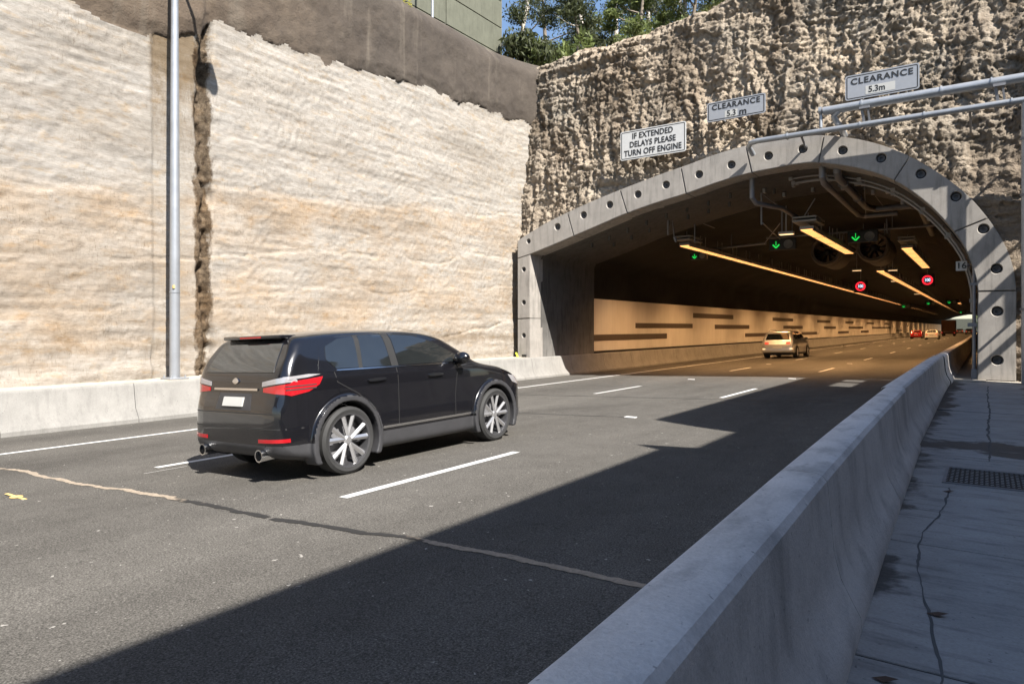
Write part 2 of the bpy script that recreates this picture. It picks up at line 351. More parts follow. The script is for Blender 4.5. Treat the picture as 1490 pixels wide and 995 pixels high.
# ------------------------------------------------------------------ mesh helpers
def wloc(o):
    v = Vector((0, 0, 0))
    while o is not None: v += o.location; o = o.parent
    return v
class MB:
    def __init__(s): s.v = []; s.f = []; s.mi = []; s.k = 0
    def add(s, vs, fs):
        b = len(s.v); s.v += [tuple(v) for v in vs]; s.f += [tuple(b + i for i in f) for f in fs]; s.mi += [s.k] * len(fs); return s
    def box(s, a, b, bev=0.0):
        x0, x1 = sorted((a[0], b[0])); y0, y1 = sorted((a[1], b[1])); z0, z1 = sorted((a[2], b[2]))
        if bev <= 0:
            vs = [(x0, y0, z0), (x1, y0, z0), (x1, y1, z0), (x0, y1, z0), (x0, y0, z1), (x1, y0, z1), (x1, y1, z1), (x0, y1, z1)]
            return s.add(vs, [(0, 3, 2, 1), (4, 5, 6, 7), (0, 1, 5, 4), (1, 2, 6, 5), (2, 3, 7, 6), (3, 0, 4, 7)])
        bm = bmesh.new(); bmesh.ops.create_cube(bm, size=1)
        for v in bm.verts: v.co = Vector((x0 + (v.co.x + .5) * (x1 - x0), y0 + (v.co.y + .5) * (y1 - y0), z0 + (v.co.z + .5) * (z1 - z0)))
        bmesh.ops.bevel(bm, geom=bm.edges[:], offset=bev, segments=2, affect='EDGES', profile=0.5)
        return s.bm(bm)
    def bm(s, bm, mat=None):
        bm.verts.ensure_lookup_table(); bm.verts.index_update()
        s.add([(mat @ v.co) if mat else v.co for v in bm.verts], [tuple(v.index for v in f.verts) for f in bm.faces]); bm.free(); return s
    def bar(s, p, q, wx, wz):
        p = Vector(p); q = Vector(q); d = (q - p).normalized()
        up = Vector((0, 0, 1)) if abs(d.z) < 0.95 else Vector((0, 1, 0))
        a = d.cross(up).normalized() * wx / 2; b = a.cross(d).normalized() * wz / 2
        vs = [p - a - b, p + a - b, p + a + b, p - a + b, q - a - b, q + a - b, q + a + b, q - a + b]
        return s.add(vs, [(0, 1, 2, 3), (7, 6, 5, 4), (0, 4, 5, 1), (1, 5, 6, 2), (2, 6, 7, 3), (3, 7, 4, 0)])
    def tube(s, pts, r, n=10, cap=True):
        pts = [Vector(p) for p in pts]; rs = r if isinstance(r, (list, tuple)) else [r] * len(pts)
        b = len(s.v); up = None
        for i, p in enumerate(pts):
            d = (pts[min(i + 1, len(pts) - 1)] - pts[max(i - 1, 0)]).normalized()
            if up is None: up = Vector((0, 0, 1)) if abs(d.z) < 0.9 else Vector((0, 1, 0))
            a = d.cross(up)
            if a.length < 1e-4: a = d.orthogonal()
            a.normalize(); c = a.cross(d).normalized(); up = c
            for j in range(n):
                t = 2 * math.pi * j / n
                s.v.append(tuple(p + (a * math.cos(t) + c * math.sin(t)) * rs[i]))
        for i in range(len(pts) - 1):
            for j in range(n):
                k = (j + 1) % n
                s.f.append((b + i * n + j, b + i * n + k, b + (i + 1) * n + k, b + (i + 1) * n + j)); s.mi.append(s.k)
        if cap:
            s.f.append(tuple(b + j for j in reversed(range(n)))); s.mi.append(s.k)
            s.f.append(tuple(b + (len(pts) - 1) * n + j for j in range(n))); s.mi.append(s.k)
        return s
    def lathe(s, prof, c, axis='x', n=32, flip=1):              # prof: (along the axis, radius)
        b = len(s.v); c = Vector(c)
        for (h, r) in prof:
            for j in range(n):
                t = 2 * math.pi * j / n; p, q = r * math.cos(t), r * math.sin(t)
                o = {'x': (h * flip, p, q), 'y': (q, h * flip, p), 'z': (p, q, h * flip)}[axis]
                s.v.append(tuple(c + Vector(o)))
        for i in range(len(prof) - 1):
            for j in range(n):
                k = (j + 1) % n
                s.f.append((b + i * n + j, b + i * n + k, b + (i + 1) * n + k, b + (i + 1) * n + j)); s.mi.append(s.k)
        return s
    def extr(s, poly, y0, y1):                                  # polygon in XZ pushed along Y
        n = len(poly); vs = [(p[0], y0, p[1]) for p in poly] + [(p[0], y1, p[1]) for p in poly]
        return s.add(vs, [tuple(range(n)), tuple(range(2 * n - 1, n - 1, -1))] + [(i, n + i, n + (i + 1) % n, (i + 1) % n) for i in range(n)])
    def build(s, name, mat, parent=None, smooth=False, world=True, fix=True):
        me = bpy.data.meshes.new(name)
        o = bpy.data.objects.new(name, me); col.objects.link(o)
        off = Vector((0, 0, 0))
        if parent is not None:
            o.parent = parent
            if world: off = wloc(parent)
        me.from_pydata([(v[0] - off.x, v[1] - off.y, v[2] - off.z) for v in s.v], [], s.f)
        for m in (mat if isinstance(mat, (list, tuple)) else [mat]): me.materials.append(m)
        if isinstance(mat, (list, tuple)): me.polygons.foreach_set('material_index', s.mi)
        if fix:
            bm = bmesh.new(); bm.from_mesh(me); bmesh.ops.recalc_face_normals(bm, faces=bm.faces); bm.to_mesh(me); bm.free()
        if smooth:
            me.shade_smooth() if hasattr(me, 'shade_smooth') else None
            if smooth != 'all': me.set_sharp_from_angle(angle=R(smooth if not isinstance(smooth, bool) else 35))
        return o
def tag(o, label=None, cat=None, group=None, kind=None):
    for k, v in (('label', label), ('category', cat), ('group', group), ('kind', kind)):
        if v: o[k] = v
    return o
def thing(name, loc, label, cat, group=None, rz=0):
    o = bpy.data.objects.new(name, None); o.location = loc; o.rotation_euler.z = rz
    o.empty_display_size = 0.2; col.objects.link(o)
    return tag(o, label, cat, group)
def copy_tree(o, parent=None):
    c = o.copy(); col.objects.link(c); c.parent = parent
    for ch in [x for x in o.children]: copy_tree(ch, c)
    return c
def npmesh(name, P, F, mat, parent=None, smooth=True):
    me = bpy.data.meshes.new(name); me.vertices.add(len(P)); me.vertices.foreach_set('co', np.asarray(P, np.float32).ravel())
    F = np.asarray(F, np.int32); k = F.shape[1]
    me.loops.add(F.size); me.loops.foreach_set('vertex_index', F.ravel())
    me.polygons.add(len(F)); me.polygons.foreach_set('loop_start', np.arange(0, F.size, k, dtype=np.int32))
    me.update(calc_edges=True); me.validate()
    me.materials.append(mat)
    if smooth: me.polygons.foreach_set('use_smooth', np.ones(len(me.polygons), bool))
    o = bpy.data.objects.new(name, me); col.objects.link(o); o.parent = parent
    if parent is not None:
        l = wloc(parent); a = np.asarray(P, np.float32) - np.array(l, np.float32); me.vertices.foreach_set('co', a.ravel())
    return o
def compact(P, F):
    used = np.unique(F); mp = np.full(len(P), -1); mp[used] = np.arange(len(used)); return P[used], mp[F]
def grid(nu, nv):
    i = np.arange((nu - 1) * (nv - 1)); a = (i // (nv - 1)) * nv + i % (nv - 1)
    return np.stack([a, a + nv, a + nv + 1, a + 1], 1)
def catmull(P, n=8, closed=False):
    P = [Vector(p) for p in P]; out = []; L = len(P)
    for i in range(L if closed else L - 1):
        g = (lambda k: P[k % L]) if closed else (lambda k: P[max(0, min(L - 1, k))])
        a, b, c, d = g(i - 1), g(i), g(i + 1), g(i + 2)
        for j in range(n):
            t = j / n
            out.append(0.5 * ((2 * b) + (c - a) * t + (2 * a - 5 * b + 4 * c - d) * t * t + (3 * b - 3 * c + d - a) * t ** 3))
    if not closed: out.append(P[-1])
    return out
def text(s, size, mat, name, parent, loc, align='CENTER', sx=1.0, th=0.004, spacing=1.0, bold=0.0):
    cu = bpy.data.curves.new(name, 'FONT'); cu.body = s; cu.size = size; cu.align_x = align; cu.align_y = 'CENTER'
    cu.extrude = th; cu.space_character = spacing; cu.offset = bold
    t = bpy.data.objects.new(name, cu); col.objects.link(t)
    bpy.context.view_layer.update()
    me = bpy.data.meshes.new_from_object(t.evaluated_get(bpy.context.evaluated_depsgraph_get()))
    bpy.data.objects.remove(t); me.materials.clear(); me.materials.append(mat)
    me.transform(Matrix.Translation(Vector(loc) - wloc(parent)) @ Matrix.Rotation(R(90), 4, 'X') @ Matrix.Diagonal((sx, 1, 1, 1)))
    o = bpy.data.objects.new(name, me); col.objects.link(o); o.parent = parent
    return o

# ================================================================== SETTING
END = 350.0
m = MB(); m.box((-600, -400, -1.6), (600, 900, -1.5)); tag(m.build('ground', M['ground']), kind='structure')
# road: one tilted sheet from behind the camera through the tunnel and out
m = MB(); ys = [-30, 0, 22.5, 60, 150, 350, 520]
for y in ys: m.v += [(-15.3, y, gz(-15.3)), (-0.55, y, gz(-0.55))]
m.f = [(2 * i, 2 * i + 1, 2 * i + 3, 2 * i + 2) for i in range(len(ys) - 1)]; m.mi = [0] * len(m.f)
road = tag(m.build('road', M['asphalt']), kind='structure')
def strip(x0, x1, y0, y1, name, mat, dz=0.004):
    k = MB(); k.add([(x0, y0, gz(x0) + dz), (x1, y0, gz(x1) + dz), (x1, y1, gz(x1) + dz), (x0, y1, gz(x0) + dz)], [(0, 1, 2, 3)])
    return k.build(name, mat, road)
strip(-12.31, -12.17, -20, END, 'edge_line', M['white'])
for k in range(-1, 14):
    strip(-8.79, -8.67, 4.5 + 11.9 * k, 7.5 + 11.9 * k, 'lane_dash', M['white'])
    strip(-5.24, -5.12, 4.5 + 11.6 * k, 7.5 + 11.6 * k, 'lane_dash', M['white'])
strip(-1.42, -1.32, -20, END, 'edge_line', M['white'])
def wobble(x0, x1, y0, y1, wd, name, mat, amp, seed):
    n = int((x1 - x0) / 0.022); X_ = np.linspace(x0, x1, n + 1); o = 0 * X_
    yc = y0 + (y1 - y0) * (X_ - x0) / (x1 - x0) + amp * (fbm(X_ * 1.1, o + 1, 5, seed) - .5) * 2
    up_ = wd * (.12 + .75 * fbm(X_ * 9, o + 5, 4, seed + 9, .75)); dn = wd * (.12 + .75 * fbm(X_ * 8, o + 9, 4, seed + 4, .75))
    k = MB()
    for x, c, u_, d_ in zip(X_, yc, up_, dn): k.v += [(x, c - d_, gz(x) + .0045), (x, c + u_, gz(x) + .0045)]
    hole = fbm(X_ * 3.3, o + 3, 4, seed + 2) < .12
    k.f = [(2 * i, 2 * i + 2, 2 * i + 3, 2 * i + 1) for i in range(n) if not hole[i]]; k.mi = [0] * len(k.f)
    return k.build(name, mat, road)
wobble(-12.0, -0.95, 3.42, 3.85, 0.075, 'joint_seal', M['seal'], 0.10, 3)
wobble(-10.9, -1.0, 15.6, 15.75, 0.05, 'joint_seal', M['tar'], 0.04, 4)
wobble(-9.4, -5.6, 11.5, 11.7, 0.06, 'joint_seal', M['tar'], 0.05, 5)
wobble(-12.0, -1.0, 19.3, 19.4, 0.035, 'joint_seal', M['tar'], 0.03, 6)
for (x, y) in ((-5.45, 11.65), (-8.3, 22.6), (-5.2, 23.4), (-8.75, 34.5), (-5.2, 34.8), (-12.5, 18.0)):
    k = MB(); k.box((x - 0.11, y - 0.06, gz(x)), (x + 0.11, y + 0.06, gz(x) + 0.02), 0.008); k.build('road_stud', M['white'], road)
k = MB(); cx, cy_ = -8.35, 2.84
k.add([(cx - .27, cy_ - .02, gz(cx) + .005), (cx + .24, cy_ + .0, gz(cx) + .007), (cx + .24, cy_ + .035, gz(cx) + .007), (cx - .27, cy_ + .02, gz(cx) + .005)], [(0, 1, 2, 3)])
k.add([(cx + .07 * math.cos(t), cy_ + .06 * math.sin(t), gz(cx) + .009) for t in [i * math.pi / 5 for i in range(10)]], [tuple(range(10))])
k.build('survey_mark', M['yellow'], road)
# thin tyre scuffs of old paint beside the car
strip(-8.45, -8.435, 4.2, 4.75, 'paint_scuff', M['patch'])

# the raised path on the right, with its joints and the damp along the barrier
def zp(y): return 0.27
m = MB(); nx, ny = 2, 2
edges_y = [-6, -3.2, -0.9, 1.35, 3.35, 5.3, 7.42, 8.95, 11.6, 14.2, 16.8, 19.4, 21.95]
for i in range(len(edges_y) - 1):
    y0, y1 = edges_y[i] + .011, edges_y[i + 1] - .011
    m.box((-0.78, y0, -0.2), (4.0, y1, 0.27 if i != 8 else 0.262), 0.006)
path = tag(m.build('path', M['path']), kind='structure')
m = MB(); m.box((-0.78, 21.956, -0.2), (0.0, END, 0.30), 0.01); m.box((0.001, 21.956, -0.2), (4.0, 22.48, 0.285), 0.01)
tag(m.build('path', M['ledge']), kind='structure')
def crack_line(pts, wd, seed):
    P = catmull([Vector((x, y)) for x, y in pts], 14); m = MB(); n = len(P)
    for i, p_ in enumerate(P):
        q = float(fbm(np.array([p_.y * 5.0]), np.array([seed]), 4, seed)[0]) - .5; w_ = wd * (.4 + 1.3 * float(vn(np.array([p_.y * 7.0]), np.array([seed + 3.]), 3)[0]))
        m.v += [(p_.x + q * .05 - w_ / 2, p_.y, .2725), (p_.x + q * .05 + w_ / 2, p_.y, .2725)]
    m.f = [(2 * i, 2 * i + 1, 2 * i + 3, 2 * i + 2) for i in range(n - 1)]; m.mi = [0] * (n - 1)
    return m.build('path_crack', M['crackc'], path)
crack_line([(-0.10, 1.6), (-.13, 3.0), (-.22, 3.9), (-.33, 4.7), (-.36, 5.6), (-.29, 6.4), (-.27, 7.3)], .012, 3)
crack_line([(.02, 9.0), (.04, 10.4), (.02, 12.0), (.05, 14.5), (.03, 17.5), (.05, 20.6)], .022, 5)
for yj in edges_y[1:-1]:
    m = MB(); m.box((-.72, yj - .012, .2), (3.98, yj + .012, .262)); m.build('path_joint', M['tar'], path)
crack_line([(.3, 3.0), (.45, 4.1), (.42, 5.0)], .008, 8)

# terrain
def hill_sheet(name, xs, ys, fz, mat):
    X, Y = np.meshgrid(xs, ys, indexing='ij'); Z = fz(X, Y)
    return tag(npmesh(name, np.stack([X, Y, Z], -1).reshape(-1, 3), grid(len(xs), len(ys)), mat), kind='structure')
def hz(X, Y):
    crest = np.interp(X, [-16.4, -15.8, -13.1, -9.9, -7.8, -7.4, -5, 5], [12.6, 12.6, 12.9, 13.05, 13.35, 13.6, 14.1, 14.3])
    k = np.clip((Y - 24.2) / 2, 0, 1); return crest - .35 * (1 - k) + np.clip((Y - 24.4) * 0.13, 0, 5) + (fbm(X * .4, Y * .4, 4, 3) - .5) * .9 * k
hill_sheet('hillside', np.linspace(-80, 60, 120), np.concatenate([np.linspace(24.2, 60, 60), np.linspace(64, END - 4, 30)]), hz, M['soil'])
hill_sheet('hillside', np.linspace(-90, -17.0, 60), np.linspace(-60, 25.2, 70), lambda X, Y: 12.4 + np.clip((-17 - X) * .35, 0, 5) + (fbm(X * .5, Y * .5, 4, 8) - .5) * .5, M['soil'])
hill_sheet('hillside', np.linspace(4.2, 90, 30), np.linspace(-60, 16.5, 40), lambda X, Y: 7.0 + (fbm(X * .5, Y * .5, 4, 9) - .5) * .5, M['soil'])

# ---- left rock cutting
yy = np.concatenate([np.arange(-10, 4.4, 0.25), np.arange(4.4, 24.9, 0.045)])
zz = np.arange(0.3, 13.0, 0.05)
Y, Z = np.meshgrid(yy, zz, indexing='ij')
bx = np.interp(Y, [-10, 5, 6.3, 7.9, 8.9, 9.9, 13.75, 16.7, 20.5, 24.9], [9.4, 9.2, 8.6, 8.5, 8.8, 9.5, 9.6, 9.97, 10.2, 10.25])
edge = bx + (fbm(Y * 2.2, Z * 2, 4, 21) - .5) * .45
shotm = Z > edge
X = -15.85 + 0 * Y
dip = Z - 0.085 * Y
dirn = .55 + 1.1 * (fbm(Y * .35, Z * .35, 2, 55) - .5)
cv, cd = cells(Y * 2.6 + Z * 1.0, Z * 5.5 - Y * 2.6 * dirn, 7)
cv2, cd2 = cells(Y * 7 + Z * 3, Z * 11 - Y * 6 * dirn, 9)
rough = (fbm(Y * .8, Z * 1.0, 3, 1) - .5) * .12 + (cv - .5) * .014 * (fbm(Y * .6, Z * .8, 3, 19) > .45) + (cv2 - .5) * .016 + (fbm(Y * 12, Z * 15 - Y * 5, 3, 5) - .5) * .03 + (vn(Z * 9, Y * .6, 77) - .5) * .03
crack = 0
for zc, dp in ((4.35, .10), (2.62, .14), (0.05, .22), (7.2, .04), (1.55, .08)):
    d = dip - zc - (fbm(Y * .5, 0 * Y + zc, 4, 33) - .5) * .8
    crack = crack - dp * .32 * np.exp(-(d / .028) ** 2) * (fbm(Y * .9, 0 * Y + zc * 3, 3, 41) > .42) + dp * .10 * np.tanh(-d * 20)
groove = np.exp(-((Y - 9.40 - (fbm(Z * .8, 0 * Z, 3, 6) - .5) * .35) / .13) ** 4)
rough_g = (fbm(Y * 6, Z * 5, 3, 61) - .5) * .5
stripm = (Y > 8.1) & (Y < 9.2)
Xr = X + rough * (np.where(stripm, .35, 1.0)) + crack - groove * (.24 + rough_g * .7) - np.where(stripm, .05, 0)
Xr = Xr + np.where((Z < 1.35) & (Y < 8.0), .22 * (fbm(Y, Z, 3, 71)), 0)
over = np.clip(Z - 12.12, 0, 9)
bulge = .03 + .07 * fbm(Y * .8, Z * .8, 3, 77)
sm = np.clip((Z - edge) / .35, 0, 1)
Xs = X + bulge * sm + (fbm(Y * 1.3, Z * 1.3, 3, 81) - .5) * .12 + (fbm(Y * 7, Z * 7, 3, 83) - .5) * .03 - groove * .10
X = np.where(shotm, Xs - .04, Xr) - over ** 2 * .9
X = X + np.clip((Y - 21.5) / 3.4, 0, 1) ** 2 * np.clip((Z - 4) / 6, 0, 1) * .95
P = np.stack([X, Y, Z], -1).reshape(-1, 3); F = grid(len(yy), len(zz))
ms = shotm.reshape(-1)[F].sum(1) >= 2
cut = thing('rock_cutting', (0, 0, 0), 'tall pale sandstone cutting with chiselled face beside the left barrier', 'rock face')
tag(cut, kind='structure')
p, f = compact(P, F[~ms]); npmesh('sandstone_face', p, f, M['stone'], cut)
p, f = compact(P, F[ms]); npmesh('sprayed_concrete_band', p, f, M['shot'], cut)
m = MB()
m.box((-16.6, -20, -0.2), (-14.97, 24.6, 0.55), 0.0)
tag(m.build('ledge', M['ledge']), kind='structure')

# ---- portal outlines (from the survey of its face at Y = 22.5)
YF = 22.5
outpx = [(753, 350), (790, 327), (830, 307), (866, 291), (900, 277), (960, 254), (1000, 240), (1040, 225), (1085, 212), (1120, 205), (1160, 200), (1198, 197), (1250, 203), (1300, 217), (1350, 242), (1400, 277), (1434, 313), (1460, 352), (1474, 388), (1479, 424)]
innpx = [(771, 370), (805, 356), (840, 341), (875, 326), (910, 311), (955, 295), (1000, 281), (1045, 265), (1090, 252), (1130, 244), (1165, 238), (1195, 237), (1250, 245), (1300, 262), (1345, 292), (1380, 327), (1405, 362), (1419, 400), (1423, 424)]
def prof(px): return [Vector((q.x, q.z)) for q in (onY(u, v, YF) for u, v in px)]
OUT = catmull([(-15.48, 0.5), (-15.48, 2.5)] , 2)[:2] + catmull(prof(outpx), 6); OUT[0] = Vector((-15.48, .5)); OUT[1] = Vector((-15.48, 3.0))
INN = [Vector((-14.89, .5)), Vector((-14.89, 3.0))] + catmull(prof(innpx), 6)
OUT += [Vector((.66, 2.0)), Vector((.66, .28))]; INN += [Vector((-.19, 2.0)), Vector((-.19, .28))]
def resample(P, n):
    d = [0]
    for a, b in zip(P, P[1:]): d.append(d[-1] + (b - a).length)
    t = np.linspace(0, d[-1], n); xs = np.interp(t, d, [p.x for p in P]); zs = np.interp(t, d, [p.y for p in P])
    return np.stack([xs, zs], 1)
ON = resample(OUT, 400); IN = resample(INN, 400)

# ---- rock face over the portal
xs = np.arange(-16.4, 5.0, 0.042); zs = np.arange(0.25, 14.6, 0.042)
X, Z = np.meshgrid(xs, zs, indexing='ij')
top = np.interp(X, [-16.4, -15.8, -13.1, -9.9, -7.8, -7.4, -5, 5], [12.7, 12.75, 13.05, 13.2, 13.5, 13.8, 14.3, 14.5]) + (fbm(X * 1.2, 0 * X, 4, 91) - .5) * .5
Zc = np.minimum(Z, top)
base = 22.95 + .13 * np.clip(Zc - 5, 0, 20)
smoothm = np.clip((X - (Zc - 5.5) * 1.0 + 1.2) / 2.2 + (fbm(X * .8, Zc * .8, 3, 5) - .5) * 1.2, 0, 1)
wx = X + (fbm(X * .7, Zc * .5, 3, 101) - .5) * 1.1
wz = Zc + (fbm(X * .9, Zc * .9, 3, 102) - .5) * .8
flute = ridge(wx * 1.7, Zc * .35, 2, 11) ** 2
c1, e1 = cells(wx * 2.3, wz * 2.4, 31)
c2_, e2 = cells(wx * 5.6 + .3, wz * 5.8, 32)
c3, e3 = cells(wx * 12, wz * 14, 33)
bedz = np.round((Zc + .12 * X + (fbm(X * .6, Zc * .3, 3, 44) - .5) * .9) * 1.3); bed = _h(bedz, np.floor(wx * .45 + bedz * .37), 61)
vline = ridge(wx * 3.6 + .25 * np.sin(wz * .8), wz * .5, 2, 17) ** 3
rgh = .55 + .9 * fbm(X * .45, Zc * .45, 3, 71)
blocks = bed * .16 + c1 * .16 + c2_ * .19 + c3 * .13 + vline * .22 + (vn(Zc * 5 + X * .3, X * .5, 88) > .8) * -.07 - .16 * np.exp(-(e1 / .05) ** 2) - .12 * np.exp(-(e2 / .07) ** 2) + fbm(X * 11, Zc * 11, 3, 15) * .14 + .12
ledge_ = ridge(X * .5, Zc * 2.4, 4, 13)
natural = np.clip((Zc - top + 2.2) / 1.2, 0, 1)
amp = flute * .26 * (1 - natural * .8) + blocks * .62 * rgh + ledge_ * .18 * (1 + natural * 1.8)
cs1, es1 = cells(X * 1.1, wz * 3.0, 34)
amp_s = fbm(X * .9, Zc * 3.2, 5, 14) * .28 + cs1 * .16 + c3 * .06 + .22
A = amp * (1 - smoothm) + amp_s * smoothm
Yv = base + .42 - A * .72
Yv = Yv + np.maximum(0, Z - top) * 2.2 + np.clip(.6 - (top - Zc), 0, 1) ** 2 * 1.4
P = np.stack([X, Yv, Zc + np.maximum(0, Z - top) * .15], -1).reshape(-1, 3); F = grid(len(xs), len(zs))
def inside(P2, poly):
    x, y = P2[:, 0], P2[:, 1]; c = np.zeros(len(x), bool); n = len(poly); j = n - 1
    for i in range(n):
        xi, yi = poly[i]; xj, yj = poly[j]
        if yi != yj: c ^= ((yi > y) != (yj > y)) & (x < (xj - xi) * (y - yi) / (yj - yi) + xi)
        j = i
    return c
polyo = resample(OUT, 90); ctr = np.array([-7.0, 2.5])
polyo = polyo + (ctr - polyo) / np.linalg.norm(ctr - polyo, axis=1)[:, None] * .16
polyo = np.vstack([polyo, [[polyo[-1][0], -2], [polyo[0][0], -2]]])
ins = inside(P[:, [0, 2]], polyo)
keep = ins[F].sum(1) == 0
p, f = compact(P, F[keep]); face = npmesh('rock_face', p, f, M['crag'], None, False); tag(face, 'craggy brown sandstone face over the tunnel mouth', 'rock face', kind='structure')

# ---- tunnel: hood, lining, cladding
tun = thing('tunnel', (-7.2, YF, -0.1), 'dark arched road tunnel lit by orange lamp rows', 'tunnel')
def sweep(pr, ys, name, mat, parent, disp=0, seed=0):
    n = len(pr); V = []
    cx, cz = -7.0, 2.0
    for y in ys:
        for i, (x, z) in enumerate(pr):
            V.append((x, y, z))
    V = np.array(V)
    if disp:
        d = np.stack([cx - V[:, 0], 0 * V[:, 0], cz - V[:, 2]], 1); d /= np.linalg.norm(d, axis=1)[:, None] + 1e-6
        ang = np.arctan2(V[:, 2] - cz, V[:, 0] - cx) * 7
        V = V + d * ((fbm(ang * .8, V[:, 1] * .6, 4, seed) - .5) * disp)[:, None]
    return npmesh(name, V, grid(len(ys), n), mat, parent)
def offset(pr, d):
    c = np.array([-7.0, 2.2]); v = pr - c; return pr + v / np.linalg.norm(v, axis=1)[:, None] * d
I1 = resample(INN, 90); I0 = I1 + 0
HD = np.vstack([[[-14.89, -0.4]], I1, [[-.19, -0.3]]])
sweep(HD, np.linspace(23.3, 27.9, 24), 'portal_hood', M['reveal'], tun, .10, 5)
LN = resample([Vector((-15.55, -0.4)), Vector((-15.55, 3.2))] + [Vector(q) for q in offset(resample(INN, 60), .55)[9:-10]] + [Vector((.45, 2.0)), Vector((.45, .1))], 110)
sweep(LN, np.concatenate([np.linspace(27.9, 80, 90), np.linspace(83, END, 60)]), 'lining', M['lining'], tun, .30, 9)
# step between hood and lining
V = np.vstack([np.c_[HD[:, 0], np.full(len(HD), 27.9), HD[:, 1]]]); L2 = resample([Vector(q) for q in LN], len(HD))
V2 = np.c_[L2[:, 0] , np.full(len(HD), 27.9), L2[:, 1]]; V2 = V2 + (V2 - np.array([-7, 27.9, 2])) * .06
n = len(HD); F = np.array([(i, i + 1, n + i + 1, n + i) for i in range(n - 1)])
npmesh('hood_end', np.vstack([V, V2]), F, M['lining'], tun, False)

clad = thing('wall_cladding', (-15.2, 28, 0.5), 'cream enamel wall cladding with brown dashes along the left tunnel wall', 'wall cladding')
m = MB(); m.box((-15.26, 28.02, 0.62), (-15.2, END - 2, 3.1)); m.build('panels', M['clad'], clad)
st = [(28.03, 37.4, 1.10, 1.40), (33.1, 41.6, 1.70, 1.98), (41.7, 50.0, 2.35, 2.66), (45.9, 54.1, 1.64, 1.94), (61.2, 68.8, 2.33, 2.62), (65, 73, 1.62, 1.92), (53, 60.5, 1.02, 1.3), (80.2, 87.8, 2.3, 2.6), (84, 91.4, 1.6, 1.9), (72.5, 80, 1.0, 1.3), (98.4, 105.1, 2.3, 2.6), (101, 114, 1.6, 1.9), (93, 101, 1.0, 1.3), (112, 120, 1.0, 1.3), (118, 126, 2.3, 2.6), (124, 150, 1.6, 1.9), (140, 148, 2.3, 2.6), (160, 172, 1.0, 1.3)]
for (a, b, z0, z1) in st:
    m = MB(); m.box((-15.199, a, z0), (-15.185, b, z1)); m.build('brown_dash', M['stripe'], clad)
m = MB(); m.box((-15.24, 28.05, 0.50), (-15.10, END - 2, 0.60)); m.build('bottom_rail', M['black'], clad)

# ---- portal ring of precast segments
ring = thing('portal_arch', (-7.2, YF, 0.3), 'grey precast concrete arch of the tunnel portal with round anchor recesses', 'arch')
def near(PN, u, v):
    q = onY(u, v, YF); return int(np.argmin((PN[:, 0] - q.x) ** 2 + (PN[:, 1] - q.z) ** 2))
seams = [((753, 520), (771, 520)), ((753, 463), (771, 463)), ((753, 376), (771, 369)), ((825, 310), (835, 343)), ((903, 276), (912, 307)), ((991, 243), (998, 280)), ((1085, 212), (1093, 251)), ((1199, 197), (1190, 237)), ((1323, 228), (1300, 262)), ((1438, 316), (1390, 338)), ((1479, 421), (1423, 424)), ((1479, 556), (1422, 554))]
holes = [(762, 488), (762, 440), (762, 392), (769, 351), (811, 330), (849, 313), (887, 298), (928, 283), (969, 269), (1017, 254), (1064, 240), (1118, 227), (1168, 217), (1226, 219), (1282, 230), (1340, 253), (1391, 286), (1431, 333), (1450, 391), (1451, 453), (1451, 524)]
hw = [onY(u, v, YF) for u, v in holes]
idx = [(near(ON, *a), near(IN, *b)) for a, b in seams]; idx[0] = (0, 0); idx[-1] = (399, 399)
